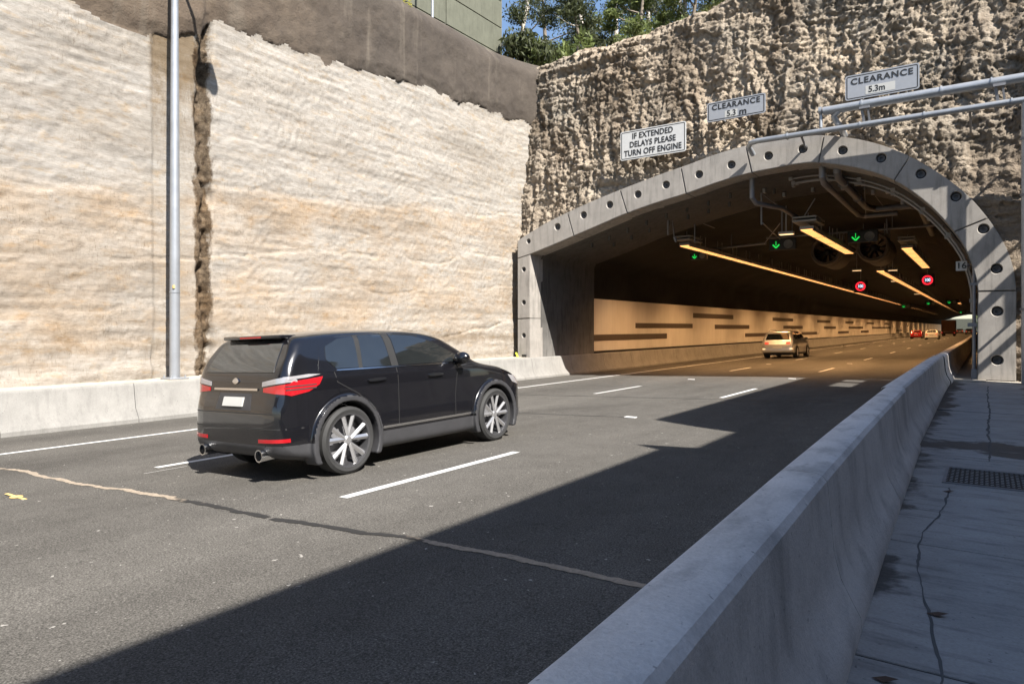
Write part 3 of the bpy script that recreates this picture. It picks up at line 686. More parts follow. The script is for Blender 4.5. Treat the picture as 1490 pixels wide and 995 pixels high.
for s in range(len(idx) - 1):
    (a0, b0), (a1, b1) = idx[s], idx[s + 1]
    n = 14
    A = [Vector(ON[int(round(a0 + (a1 - a0) * t / n))]) for t in range(n + 1)]
    B = [Vector(IN[int(round(b0 + (b1 - b0) * t / n))]) for t in range(n + 1)]
    # keep a 12 mm joint between neighbours
    def trim(Q):
        d0 = (Q[1] - Q[0]).normalized(); d1 = (Q[-2] - Q[-1]).normalized()
        Q = Q[:]; Q[0] = Q[0] + d0 * .012; Q[-1] = Q[-1] + d1 * .012; return Q
    A, B = trim(A), trim(B)
    bm = bmesh.new(); rows = []
    for y in (YF, YF + .95):
        rows.append(([bm.verts.new((q.x, y, q.y)) for q in A], [bm.verts.new((q.x, y, q.y)) for q in B]))
    (fa, fb), (ba, bb) = rows
    for i in range(n):
        bm.faces.new((fa[i], fa[i + 1], fb[i + 1], fb[i])); bm.faces.new((ba[i + 1], ba[i], bb[i], bb[i + 1]))
        bm.faces.new((fa[i + 1], fa[i], ba[i], ba[i + 1])); bm.faces.new((fb[i], fb[i + 1], bb[i + 1], bb[i]))
    bm.faces.new((fa[0], fb[0], bb[0], ba[0])); bm.faces.new((fa[-1], ba[-1], bb[-1], fb[-1]))
    bmesh.ops.recalc_face_normals(bm, faces=bm.faces)
    fe = [e for e in bm.edges if len(e.link_faces) == 2 and (e.link_faces[0].normal.angle(e.link_faces[1].normal, 0) > .6) and all(abs(v.co.y - YF) < 1e-4 for v in e.verts)]
    bmesh.ops.bevel(bm, geom=fe, offset=.018, segments=2, affect='EDGES')
    poly = [(q.x, q.y) for q in A] + [(q.x, q.y) for q in reversed(B)]
    hs = [h for h in hw if inside(np.array([[h.x, h.z]]), poly)[0]]
    k = MB(); k.bm(bm); so_ = k.build('arch_segment', M['ring'], ring)
    if hs:
        c = MB()
        for h in hs:
            r = .095 if h.x < -14 else .132
            c.lathe([(-.05, 0), (-.05, r * 1.12), (.0, r * 1.12), (.03, r), (.14, r * .96), (.14, 0)], (h.x, YF, h.z), 'y', 24)
        cu = c.build('cutter', M['dark']); cu.location = (0, 0, 0)
        cme = cu.data; bmc = bmesh.new(); bmc.from_mesh(cme); bmesh.ops.remove_doubles(bmc, verts=bmc.verts, dist=1e-5); bmesh.ops.recalc_face_normals(bmc, faces=bmc.faces); bmc.to_mesh(cme); bmc.free()
        md = so_.modifiers.new('b', 'BOOLEAN'); md.object = cu; md.operation = 'DIFFERENCE'; md.solver = 'EXACT'
        bpy.context.view_layer.update()
        me = bpy.data.meshes.new_from_object(so_.evaluated_get(bpy.context.evaluated_depsgraph_get()))
        so_.modifiers.clear(); so_.data = me; bpy.data.objects.remove(cu)
        for h in hs:
            r = .095 if h.x < -14 else .132
            q = MB(); q.lathe([(.0, 0), (.0, r * .28), (-.03, r * .34), (-.04, r * .75), (.02, r * .93), (.05, r * .93)], (h.x, YF + .12, h.z), 'y', 20)
            q.build('anchor_cap', M['cap'], so_, smooth=30)
bpy.context.view_layer.update()

# ---- concrete barriers
def barrier(name, cx, prof_, y0, y1, seg, label, mat, offs=None, maxseg=90):
    root = thing(name, (cx(y0), y0, 0), label, 'barrier')
    y = y0; i = 0
    while y < y1 - .01:
        L = seg(i, y); ye = min(y1, y + L); n = max(1, min(24, int((ye - y) / .25)))
        m = MB(); o = offs(y) if offs else 0
        for k in range(n + 1):
            yk = y + .006 + (ye - y - .012) * k / n
            for (dx, z) in prof_: m.v.append((cx(yk) + dx + o, yk, z))
        q = len(prof_)
        for k in range(n):
            for j in range(q - 1): m.f.append((k * q + j, k * q + j + 1, (k + 1) * q + j + 1, (k + 1) * q + j))
        m.f.append(tuple(range(q))); m.f.append(tuple(n * q + j for j in reversed(range(q)))); m.mi = [0] * len(m.f)
        m.build('barrier_segment', mat, root, smooth=28)
        if -3 < ye < 24 and ye < y1 - 1:
            j = MB(); q_ = [(dx * .97 - .004, z - .007) for dx, z in prof_]; n_ = len(q_)
            for yy_ in (ye - .007, ye + .007): j.v += [(cx(ye) + dx + (offs(ye) if offs else 0), yy_, z) for dx, z in q_]
            j.f = [tuple(range(n_)), tuple(reversed(range(n_, 2 * n_)))] + [(k, n_ + k, n_ + k + 1, k + 1) for k in range(n_ - 1)]; j.mi = [0] * len(j.f)
            j.build('joint_filler', M['tar'], root)
        y = ye; i += 1
    return root
cxl = lambda y: np.interp(y, [-20, 5, 25, 400], [-14.95, -14.70, -14.42, -14.42])
zr = gz(-14.6)
PL = [(0, zr - .1), (0, zr + .08), (-.14, zr + .30), (-.215, zr + .77), (-.225, zr + .80), (-.245, zr + .82), (-.45, zr + .82), (-.47, zr + .79), (-.47, zr - .1)]
cutsL = [2.9, 4.75, 7.2, 9.15, 11.2, 14.2, 17.2, 19.6, 22.3]
def segL(i, y):
    for c in cutsL:
        if c > y + .1: return c - y
    return 3.0 if y < 110 else (12.0 if y < 200 else 40)
barrier('crash_barrier', cxl, PL, -10, END, segL, 'pale concrete crash barrier along the foot of the left rock cutting and tunnel wall', M['barL'])
cxr = lambda y: np.interp(y, [-6, .5, 1.2, 3.5, 5.5, 9.3, 18, 30, 400], [-.62, -.66, -.665, -.75, -.81, -.90, -.985, -1.0, -1.0])
zr2 = gz(-.9)
PR = [(-.30, zr2 - .1), (-.30, zr2 + .08), (-.20, zr2 + .30), (-.125, .94), (-.118, .975), (-.10, .995), (-.08, 1.0), (.06, 1.0), (.09, .99), (.112, .965), (.118, .93), (.145, .62), (.175, .50), (.225, .40), (.262, .33), (.27, .2), (.27, -.1)]
cutsR = [-2.0, 3.62, 6.3, 9.4, 12.4, 15.3, 18.2, 20.9, 24]
def segR(i, y):
    for c in cutsR:
        if c > y + .1: return c - y
    return 3.0 if y < 60 else 40
rb = barrier('crash_barrier', cxr, PR, -6, END, segR, 'grey concrete barrier in the right foreground between the road and the path', M['barR'], offs=lambda y: (0 if y < 9.3 else -.035) + (.03 if y > 20.8 else 0))
m = MB(); m.box((0.64, 7.45, .262), (2.0, 8.3, .276)); 

# ---- high wall on the right, out of frame: what shades the road
m = MB()
def pz(z, x=-3.57): return z
prf = [(-30, -1.4), (-30, 8.6), (5.45, 8.6), (5.55, 9.1), (5.95, 8.15), (7.6, 8.15), (7.7, 9.0), (7.95, 10.05), (20.5, 10.05), (20.5, -1.4)]  # stepped top shaped to cast the shade outline on the road
bmw = bmesh.new()
vs = [[bmw.verts.new((x, y, z)) for y, z in prf] for x in (4.0, 4.5)]
bmw.faces.new(vs[0]); bmw.faces.new(list(reversed(vs[1])))
for i in range(len(prf)):
    j = (i + 1) % len(prf); bmw.faces.new((vs[0][i], vs[1][i], vs[1][j], vs[0][j]))
bmesh.ops.recalc_face_normals(bmw, faces=bmw.faces)
m = MB(); m.bm(bmw)
rw = m.build('shading_wall', M['retain']); tag(rw, 'dark concrete wall out of view beside the path, stepped top shaped to shade the road', 'wall')
cb = MB(); cb.box((3.5, 17.2, 7.95), (5, 18.9, 9.15)); cb.box((3.5, 19.15, 7.95), (5, 20.2, 9.15)); cbo = cb.build('cutter', M['dark'])  # openings cut to let patches of sun through to the road
md = rw.modifiers.new('b', 'BOOLEAN'); md.object = cbo; md.operation = 'DIFFERENCE'; md.solver = 'EXACT'
bpy.context.view_layer.update()
rw.data = bpy.data.meshes.new_from_object(rw.evaluated_get(bpy.context.evaluated_depsgraph_get())); rw.modifiers.clear(); bpy.data.objects.remove(cbo)

# ================================================================== THINGS OUTSIDE
# unseen added steel frame: beams shaped to stripe the arch's foot with shade
fr = thing('shade_frame', (4.1, 21, 0.3), 'added steel frame out of view, its beams placed to cast stripes of shade', 'frame')
def beam_z(px1, px2):                                                   # a shade line on the arch face traced back to the frame
    a = onY(*px1, YF); b = onY(*px2, YF); f = lambda q: q.z + (-SUN.z / -SUN.x) * (4.1 - q.x)
    return (f(a) + f(b)) / 2
bands = [((1416, 356), (1455, 325), (1423, 378), (1467, 348)), ((1427, 398), (1474, 365), (1427, 402), (1474, 368)), ((1430, 432), (1478, 398), (1424, 510), (1450, 488)), ((1425, 524), (1462, 505), (1425, 536), (1465, 512))]
for i, (a, b, c, d) in enumerate(bands):
    z1, z0 = beam_z(a, b), beam_z(c, d)
    m = MB(); m.box((4.08, 20.5, z0), (4.14, 22.9, z1)) if i != 2 else m.box((4.08, 21.02, z0), (4.14, 22.9, z1)).box((4.08, 20.5, z0 + .95), (4.14, 21.02, z1))
    m.build('beam', M['steel'], fr)
m = MB(); m.box((4.05, 22.9, 0.27), (4.2, 23.05, 10.2)); m.build('post', M['steel'], fr)

# drain grate in the path
g = thing('drain_grate', (1.1, 7.9, 0.27), 'dark rusty steel grate let into the concrete path', 'grate')
m = MB(); m.box((-.31, 7.50, .262), (1.5, 7.53, .282)); m.box((-.31, 8.34, .262), (1.5, 8.37, .282)); m.box((-.34, 7.50, .262), (-.31, 8.37, .282)); m.build('frame', M['steel'], g)
m = MB()
for i in range(44): m.box((-.30 + i * .04, 7.53, .265), (-.285 + i * .04, 8.34, .279))
for i in range(9): m.box((-.31, 7.6 + i * .085, .264), (1.5, 7.612 + i * .085, .276))
m.build('bars', M['grate'], g)

# lamp post in front of the cutting
lp = thing('street_lamp', (-15.2, 8.26, 0.55), 'tall galvanised lamp post standing on the ledge behind the left barrier', 'lamp post')
m = MB(); m.tube([(-15.2, 8.26, .57), (-15.2, 8.26, 3.2), (-15.2, 8.26, 7.5), (-15.2, 8.26, 10.4)], [.112, .108, .088, .072], 20); m.build('pole', M['galv'], lp, smooth=40)
m = MB(); m.tube([(-15.2, 8.26, 10.3), (-15.15, 8.26, 10.75), (-14.9, 8.26, 11.15), (-14.3, 8.26, 11.42), (-13.2, 8.26, 11.55)], [.07, .065, .055, .045, .04], 12); m.build('arm', M['galv'], lp, smooth=40)
bm = bmesh.new(); bmesh.ops.create_uvsphere(bm, u_segments=20, v_segments=12, radius=1)
m = MB(); m.bm(bm, Matrix.Translation((-12.85, 8.26, 11.55)) @ Matrix.Diagonal((.48, .20, .11, 1))); hd = m.build('lamp_head', M['housing'], lp, smooth='all')
m = MB(); m.box((-15.42, 8.04, .55), (-14.98, 8.48, .59), .01)
for dx in (-.16, .16):
    for dy in (-.16, .16): m.tube([(-15.2 + dx, 8.26 + dy, .58), (-15.2 + dx, 8.26 + dy, .64)], .018, 8)
m.build('base_plate', M['galv'], lp)
m = MB(); m.box((-15.12, 8.16, 2.62), (-15.085, 8.2, 2.69)); m.build('tag', M['yellow'], lp)
m = MB(); m.lathe([(0, .115), (.0, .118), (.03, .118), (.03, .112)], (-15.2, 8.26, 2.52), 'z', 20); m.build('band', M['galv'], lp)

# portal signs
def rrect(w, h, r, n=5):
    P = []
    for cx, cz, a in ((w / 2 - r, h / 2 - r, 0), (-w / 2 + r, h / 2 - r, 90), (-w / 2 + r, -h / 2 + r, 180), (w / 2 - r, -h / 2 + r, 270)):
        for i in range(n + 1): t = R(a + 90 * i / n); P.append((cx + r * math.cos(t), cz + r * math.sin(t)))
    return P
def sign(x0, x1, z0, z1, y, label, mat, lines, patch=None):
    cx, cz, W, H = (x0 + x1) / 2, (z0 + z1) / 2, x1 - x0, z1 - z0
    s = thing('road_sign', (cx, y, cz), label, 'sign')
    tr = lambda P: [(cx + a, cz + b) for a, b in P]
    k = MB(); k.extr(tr(rrect(W, H, .07)), y, y + .03); k.build('panel', mat, s)
    o, i = tr(rrect(W - .07, H - .07, .05)), tr(rrect(W - .12, H - .12, .03)); n = len(o); k = MB()
    k.add([(p[0], y - .003, p[1]) for p in o] + [(p[0], y - .003, p[1]) for p in i], [(j, (j + 1) % n, n + (j + 1) % n, n + j) for j in range(n)])
    k.build('border', M['black'], s)
    for (t, sz, dx, dz, sx, sp) in lines:
        if patch and dz < 0 and t[0] == '5':
            k = MB(); k.box((cx + patch[0], y - .004, cz + dz - patch[2] / 2), (cx + patch[1], y - .001, cz + dz + patch[2] / 2)); k.build('patch', M['patch'], s)
        text(t, sz, M['black'], 'lettering', s, (cx + dx, y - .006, cz + dz), sx=sx, th=.002, spacing=sp, bold=.006)
    k = MB()
    for f in (-.3, .3):
        k.bar((cx + W * f, y + .03, cz + H * .2), (cx + W * f, y + .9, cz + H * .2), .05, .05)
        k.bar((cx + W * f, y + .03, cz - H * .25), (cx + W * f, y + .9, cz - H * .25), .05, .05)
    for dz in (.2, -.25): k.bar((cx - W * .45, y + .045, cz + H * dz), (cx + W * .45, y + .045, cz + H * dz), .03, .05)
    k.build('bracket', M['galv'], s)
    return s
sign(-11.02, -8.53, 7.85, 8.90, 22.70, 'white sign reading IF EXTENDED DELAYS PLEASE TURN OFF ENGINE on the rock face', M['signw'],
     [('IF EXTENDED', .29, 0, .30, .84, 1.06), ('DELAYS PLEASE', .29, 0, .0, .84, 1.06), ('TURN OFF ENGINE', .29, 0, -.30, .84, 1.06)])
sign(-7.78, -5.86, 8.70, 9.35, 22.70, 'smaller silver CLEARANCE 5.3 m sign between the engine sign and the pipes', M['signs'],
     [('CLEARANCE', .25, 0, .135, 1.02, 1.15), ('5.3', .27, -.14, -.15, .95, 1.0), ('m', .30, .24, -.15, 1.1, 1.0)], (-.36, .06, .23))
sign(-3.51, -1.57, 8.61, 9.36, 22.70, 'larger silver CLEARANCE 5.3m sign standing just above the upper pipe', M['signs'],
     [('CLEARANCE', .25, 0, .16, 1.05, 1.15), ('5.3m', .25, -.12, -.15, .9, 1.0)], (-.42, .36, .25))

# cable pipes over the arch
up = thing('cable_pipe', (-1.5, 21.9, 8.2), 'thick galvanised cable pipe, the upper of two crossing above the arch', 'pipe')
m = MB(); m.tube([(-3.98, 21.9, 8.18), (6, 21.9, 8.18)], .125, 16)
for x in (-2.95, -1.0, .12, 1.2): m.lathe([(-.02, .128), (-.02, .15), (.02, .15), (.02, .128)], (x, 21.9, 8.18), 'x', 16)
m.build('pipe', M['galv'], up, smooth=40)
m = MB(); m.tube([(-4.02, 21.9, 8.2), (-4.1, 21.9, 8.2)], .13, 12); m.tube([(-4.05, 21.9, 8.2), (-4.05, 21.9, 7.7)], .05, 8)
m.tube([(-3.55, 21.9, 8.12), (-3.70, 21.93, 7.98), (-3.62, 22.0, 7.80), (-3.55, 22.2, 7.70), (-3.55, 22.9, 7.62)], .085, 12); m.build('elbow', M['galv'], up, smooth=40)
for x in (-2.95, .20):
    m = MB(); m.bar((x, 21.88, 8.05), (x + .06, 21.95, 7.66), .07, .12); m.bar((x + .16, 21.88, 8.05), (x + .2, 21.95, 7.66), .05, .1); m.box((x - .05, 21.75, 8.03), (x + .22, 22.05, 8.09)); m.build('bracket', M['steel'], up)
lo = thing('cable_pipe', (-2.7, 21.9, 7.6), 'thinner galvanised cable pipe, the lower of two crossing above the arch', 'pipe')
m = MB(); m.tube([(-6.15, 22.35, 7.30), (-6.22, 22.1, 7.50), (-6.12, 21.95, 7.58), (-5.9, 21.9, 7.6), (.8, 21.9, 7.6), (6, 21.9, 7.6)], .085, 14)
for x in (-5.0, -3.0, -1.4, .55): m.lathe([(-.02, .09), (-.02, .108), (.02, .108), (.02, .09)], (x, 21.9, 7.6), 'x', 14)
m.build('pipe', M['galv'], lo, smooth=40)
m = MB()
for x in (-4.6, -.35): m.bar((x, 21.9, 7.55), (x, 22.9, 7.2), .05, .05)
m.build('stay', M['steel'], lo)
vp = thing('pipe_support_post', (.83, 21.9, 0.3), 'galvanised upright post carrying the cable pipes at the right edge', 'post')
m = MB(); m.tube([(.83, 21.9, 7.52), (.83, 21.9, .27)], .085, 14); m.build('post', M['galv'], vp, smooth=40)
m = MB()
for z in (5.15, 6.6, 2.2): m.lathe([(-.03, .09), (-.03, .115), (.03, .115), (.03, .09)], (.83, 21.9, z), 'z', 14); m.bar((.83, 21.9, z), (.83, 22.9, z - .05), .05, .05)
m.build('clamp', M['steel'], vp)
# small pipe running down beside the arch's right leg inside
dpz = thing('down_pipe', (-.27, 22.9, .3), 'thin grey down pipe fixed to the inner edge of the right arch foot', 'pipe')
m = MB(); m.tube([(-.27, 22.75, 4.0), (-.27, 22.75, .55)], .045, 10); m.build('pipe', M['steel'], dpz, smooth=40)
m = MB(); m.box((-.34, 22.68, .29), (-.2, 22.82, .58), .01); m.box((-.42, 22.7, 1.75), (-.2, 22.8, 1.86)); m.box((-.38, 22.7, 2.9), (-.2, 22.8, 2.97)); m.build('clip', M['steel'], dpz)
# bits at the left foot of the arch
m = MB(); m.box((-15.2, 22.38, .55), (-15.0, 22.44, .66), .01); q = m.build('junction_box', M['black']); tag(q, 'small black junction box at the left foot of the arch', 'box')
m = MB(); m.tube([(-15.42, 22.3, .72), (-15.3, 22.25, .56)], .035, 8); q = m.build('delineator', M['hiviz']); tag(q, 'yellow plastic marker lying at the left foot of the arch', 'marker')

# noise wall, fence posts and plants on the crest of the cutting
nw = thing('noise_wall', (-19, 10, 12.5), 'grey green concrete noise wall in horizontal panels above the cutting', 'wall')
m = MB()
ylen = [(-30, 22.45), (22.5, 25.6)]
for r_ in range(5):
    z0 = 12.2 + r_ * 1.28 + .0
    for a, b in ((-30, 12.4), (12.42, 17.3), (17.32, 22.2), (22.22, 26.3)):
        m.box((-19.12, a + .02, z0 + .02), (-19, b - .02, z0 + 1.26), .015)
m.build('panel', M['noisewall'], nw)
m = MB()
for y in (12.4, 17.3, 22.2, 26.35): m.box((-19.2, y - .05, 12), (-19.08, y + .05, 18.6))
m.build('joint_post', M['retain'], nw)
gp = thing('post', (-17.6, 19.7, 12.4), 'thin pale metal post in front of the noise wall', 'post')
m = MB(); m.tube([(-17.6, 19.75, 12.3), (-17.6, 19.75, 19)], .055, 12); m.build('pole', M['galv'], gp, smooth=40)

rng = np.random.default_rng(11)
def leaves(centers, radii, n, size, name, mat, parent, flat=.7, aspect=.35, droop=0):
    V = []; k = len(centers); pick = rng.integers(0, k, n); cs = np.array(centers)[pick]; rr = np.array(radii)[pick]
    d = rng.normal(size=(n, 3)); d /= np.linalg.norm(d, axis=1)[:, None]
    p = cs + d * (rng.random(n) ** .45)[:, None] * rr[:, None] * np.array([1, 1, flat])
    u = rng.normal(size=(n, 3)); u[:, 2] -= droop; u /= np.linalg.norm(u, axis=1)[:, None]
    v = np.cross(u, rng.normal(size=(n, 3))); v /= np.linalg.norm(v, axis=1)[:, None]
    s = size * (.6 + .8 * rng.random(n))[:, None]
    a = p - u * s; b = p + v * s * aspect; c = p + u * s; e = p - v * s * aspect
    P = np.stack([a, b, c, e], 1).reshape(-1, 3); F = np.arange(4 * n).reshape(-1, 4)
    return npmesh(name, P, F, mat, parent, False)
def tree(x, y, z, h, sp, n, label, mat, bark='bark', lean=0.0, low=.35, group='trees on the hill behind the rock face', size=.095):
    t = thing('tree', (x, y, z), label, 'tree', group)
    m = MB(); cs = []; rs = []
    top = Vector((x + lean * h, y + rng.normal() * .3, z + h * .86)); mid = Vector((x + lean * h * .35 + rng.normal() * .25, y, z + h * .45))
    m.tube([(x, y, z - .6), mid, top], [h * .016 + .03, h * .011 + .02, .02], 8)
    for i in range(11):
        f = low + (1 - low) * i / 11; b = Vector((x, y, z)).lerp(mid, f / .45) if f < .45 else mid.lerp(top, (f - .45) / .41 if f < .86 else 1)
        a = rng.random() * 6.28; L = sp * (.45 + .6 * rng.random()) * (1.15 - .5 * f)
        e = b + Vector((math.cos(a) * L, math.sin(a) * L, L * (.35 + .5 * rng.random())))
        m.tube([b, b.lerp(e, .5) + Vector((0, 0, -.08 * L)), e], [.05, .035, .012], 6)
        for q in (.55, .8, 1.0):
            cs.append(tuple(b.lerp(e, q) + Vector(rng.normal(size=3)) * .25)); rs.append(sp * (.18 + .16 * rng.random()))
    m.build('trunk', M[bark], t, smooth=60)
    leaves(cs, rs, n, size, 'crown', M[mat], t)
    return t
rowd = [(-20.5, 30, 9, 2.6, 'leafd', 'dark tree closest to the end of the noise wall'), (-18.2, 33.5, 10, 2.6, 'leafd', 'dark tree with a leaning trunk right of the noise wall'),
        (-16.6, 29.2, 6.5, 1.9, 'leafd', 'dark slender tree behind the corner of the two rock faces'), (-15.6, 36, 11, 3.0, 'leafd', 'tall dark tree standing furthest back above the corner'),
        (-13.8, 30.2, 6.8, 2.0, 'leafg', 'bright green leafy tree in the middle of the hilltop'), (-13.2, 35, 10, 2.8, 'leafd', 'dark tree just right of the bright green one'),
        (-11.2, 31.2, 6.0, 2.0, 'leafg', 'greenish bushy tree right of the middle of the hilltop'), (-10.3, 36, 9, 2.8, 'leafd', 'dark tree behind the greenish bushy tree'),
        (-8.8, 31.5, 7, 2.2, 'leafd', 'low dark tree near the top of the rock slope'), (-7.6, 37, 10, 3, 'leafd', 'dark tree at the right end of the hilltop row'),
        (-23, 37, 12, 3.2, 'leafd', 'dark tree half hidden by the noise wall'), (-5.5, 33, 7, 2.4, 'leafd', 'dark tree above the arch crown behind the crest'),
        (-19.6, 41, 14, 3.8, 'leafd', 'tallest dark tree at the back left of the hilltop'), (-16.5, 43, 14, 3.8, 'leafd', 'tall dark tree at the back, left of the middle of the hilltop'), (-12.5, 43, 14, 3.8, 'leafd', 'tall dark tree at the back behind the bright green tree'), (-9, 44, 14, 3.8, 'leafd', 'tall dark tree at the back right of the hilltop')]
for (x, y, h, s_, mt, lb) in rowd:
    z = float(hz(np.array([x]), np.array([y]))[0])
    tree(x, y, z, h, s_, 6800 if mt == 'leafd' else 6500, lb, mt, 'palebark' if rng.random() < .6 else 'bark', rng.normal() * .06, .2)
# weeping shrub masses in front of the trees
def shrub(x, y, z, r, n, label, mat, size=.11, flat=1.0, grp=None, droop=0):
    t = thing('shrub', (x, y, z), label, 'shrub', grp)
    cs = [(x + rng.normal() * r * .5, y + rng.normal() * r * .4, z + r * (.3 + rng.random() * 1.0)) for _ in range(12)]
    m = MB()
    for c in cs: m.tube([(x, y, z - .2), c], [.03, .01], 5)
    m.build('stems', M['bark'], t); leaves(cs, [r * .42] * 12, n, size, 'foliage', M[mat], t, flat, .3, droop); return t
shrub(-17.7, 26.8, 13.2, 1.5, 2600, 'drooping dark shrub at the end of the noise wall', 'leafd', .16, 1.2, droop=1.5)
shrub(-16.7, 27.6, 13.3, 1.3, 2200, 'drooping olive shrub above the corner of the cutting', 'leafg', .16, 1.3, droop=1.5)
shrub(-12.6, 27.2, 13.4, .8, 900, 'small olive bush on the crest of the rock face', 'leafg', .08)
shrub(-9.9, 27.6, 13.6, .7, 900, 'small green bush near the top of the rock slope', 'leafg', .09)
shrub(-16.75, 16.9, 12.15, .55, 700, 'yellow flowering shrub on the crest below the noise wall', 'leafy', .06)
shrub(-16.8, 14.9, 12.15, .42, 420, 'low yellow green shrub left of the flowering one on the crest', 'leafg', .06)
def grass(x0, x1, y0, y1, fz, n, hgt, name='grass'):
    x = rng.uniform(x0, x1, n); y = rng.uniform(y0, y1, n); z = fz(x, y)
    a = rng.uniform(0, 6.28, n); h = hgt * (.5 + rng.random(n)); lx = rng.normal(size=n) * .25 * h; ly = rng.normal(size=n) * .25 * h; wv = .012
    P = np.stack([np.stack([x - np.cos(a) * wv, y - np.sin(a) * wv, z], -1), np.stack([x + np.cos(a) * wv, y + np.sin(a) * wv, z], -1), np.stack([x + lx, y + ly, z + h], -1)], 1).reshape(-1, 3)
    return tag(npmesh(name, P, np.arange(3 * n).reshape(-1, 3), M['grass'], None, False), kind='stuff')
grass(-17.5, -6, 24.6, 28.5, lambda x, y: hz(x, y) - .05, 16000, .45)
grass(-18.6, -16.6, 12, 25.5, lambda x, y: 12.3 + 0 * x, 5000, .35)
# dead leaves on the path
for (x, y) in ((-.18, 4.2), (-.10, 4.0), (-.14, 5.3), (.12, 3.7), (.02, 3.35)): 
    pass
for i, (x, y, lb) in enumerate(((-.20, 4.02, 'dead leaf beside the crack in the path'), (-.34, 3.15, 'dead leaf beside the barrier foot, nearest the viewer'), (-.27, 7.1, 'dead leaf on the path just below the grate'))):
    m = MB(); t = .05
    m.add([(x - t, y, .275), (x, y - t * .5, .279), (x + t, y + .01, .292), (x, y + t * .5, .285)], [(0, 1, 2, 3)]); tag(m.build('leaf', M['leaflit'], smooth=False), lb, 'leaf')

# ================================================================== THINGS IN THE TUNNEL
def fixture(L=2.4, W=.42):
    root = thing('tunnel_light', (0, 0, 0), '', 'lamp')
    m = MB(); m.box((-W / 2 - .04, 0, .04), (W / 2 + .04, L, .16), .01)
    m.box((-W / 2 - .03, 0, -.003), (-W / 2, L, .04)); m.box((W / 2, 0, -.003), (W / 2 + .03, L, .04)); m.bar((0, .3, .16), (0, .3, .7), .03, .03); m.bar((0, L - .3, .16), (0, L - .3, .7), .03, .03)
    m.build('housing', M['housing'], root)
    m = MB(); m.box((-W / 2, .03, 0.0), (W / 2, L - .03, .035)); m.build('lamp', M['lamp'], root)
    m = MB()
    n = 9
    m.box((-W / 2 - .002, 0, -.006), (-W / 2 + .012, L, -.0015)); m.box((W / 2 - .012, 0, -.006), (W / 2 + .002, L, -.0015))
    for i in range(n + 1): m.box((-W / 2, i * L / n - .045, -.005), (W / 2, i * L / n + .045, -.001))
    m.build('louvre', M['dark'], root)
    return root
proto = fixture(); used = [0]
def lamp_row(x, z, y0, n, step, label, grp, xslope=0):
    for i in range(n):
        if used[0] == 0: o = proto
        else: o = copy_tree(proto)
        used[0] += 1
        o.location = (x + xslope * i, y0 + i * step, z); o['label'] = label; o['group'] = grp
lamp_row(-11.15, 5.40, 29.5, 76, 2.5, 'orange lamp of the long unbroken row along the left side of the tunnel', 'left row of tunnel lamps')
lamp_row(-5.55, 5.40, 27.3, 4, 2.5, 'bright orange lamp of the short wide strip hanging nearest the tunnel mouth', 'near middle tunnel lamps')
lamp_row(-5.65, 5.40, 50.0, 62, 2.5, 'orange lamp of the long row running deep down the middle of the tunnel', 'middle row of tunnel lamps')
lamp_row(-3.02, 5.40, 36.4, 5, 2.5, 'warm lamp of the short strip at the upper right inside the tunnel', 'near right tunnel lamps')
lamp_row(-3.3, 5.40, 122, 2, 2.5, 'small far lamp on the right side deep in the tunnel', 'far right tunnel lamps')
def hang_light(name, loc, energy, r=.12):
    L = bpy.data.lights.new(name, 'SPOT'); L.energy = energy; L.color = (1.0, .56, .24); L.spot_size = R(140); L.spot_blend = .7; L.shadow_soft_size = r
    o = bpy.data.objects.new(name, L); o.location = loc; col.objects.link(o)
for y in list(np.arange(31, 150, 7.5)) + list(np.arange(156, 335, 15)): hang_light('lamp_light', (-11.15, float(y), 5.33), 620)
for y in list(np.arange(29.2, 38, 4.0)) + list(np.arange(51, 150, 7.5)) + list(np.arange(156, 335, 15)): hang_light('lamp_light', (-5.6, float(y), 5.33), 620)
for y in (38, 43, 48): hang_light('lamp_light', (-3.02, y, 5.33), 200)
# pale flood lights
def flood(x, y, z, label):
    f = thing('flood_light', (x, y, z), label, 'lamp')
    m = MB(); m.box((x - .28, y - .1, z), (x + .28, y + .22, z + .10), .02); m.bar((x, y, z + .1), (x, y, z + 1.1), .04, .04); m.build('housing', M['housing'], f)
    m = MB(); m.box((x - .25, y - .08, z - .012), (x + .25, y + .2, z - .001)); m.build('lens', M['lampy'], f)
flood(-6.35, 27.6, 5.35, 'pale square flood light beside the near middle lamp strip')
flood(-6.9, 49.0, 5.45, 'small pale flood light behind the left jet fan')
flood(-4.9, 49.5, 5.40, 'pale flood light behind the right jet fan')
flood(-6.0, 62.0, 5.45, 'small pale flood light left of the middle lamp row, further in')
flood(-6.2, 86.0, 5.4, 'small pale flood light left of the middle lamp row, deepest')
# cable baskets / drip trays over the strips
def tray(x0, x1, y, z, label):
    t = thing('cable_box', ((x0 + x1) / 2, y, z), label, 'box')
    m = MB(); m.box((x0, y, z), (x1, y + 1.6, z + .07), .01); m.box((x0, y, z + .14), (x1, y + 1.6, z + .2), .01); m.build('tray', M['housing'], t)
    m = MB()
    for x in (x0 + .05, x1 - .05): m.bar((x, y + .1, z), (x, y + .1, z + .2), .03, .03)
    m.build('strut', M['steel'], t)
tray(-6.0, -5.15, 27.0, 5.70, 'pale metal box above the near middle lamp strip')
tray(-11.4, -10.7, 29.0, 5.62, 'pale metal box above the start of the left lamp row')
tray(-3.35, -2.65, 35.9, 5.72, 'grey metal box above the right lamp strip')
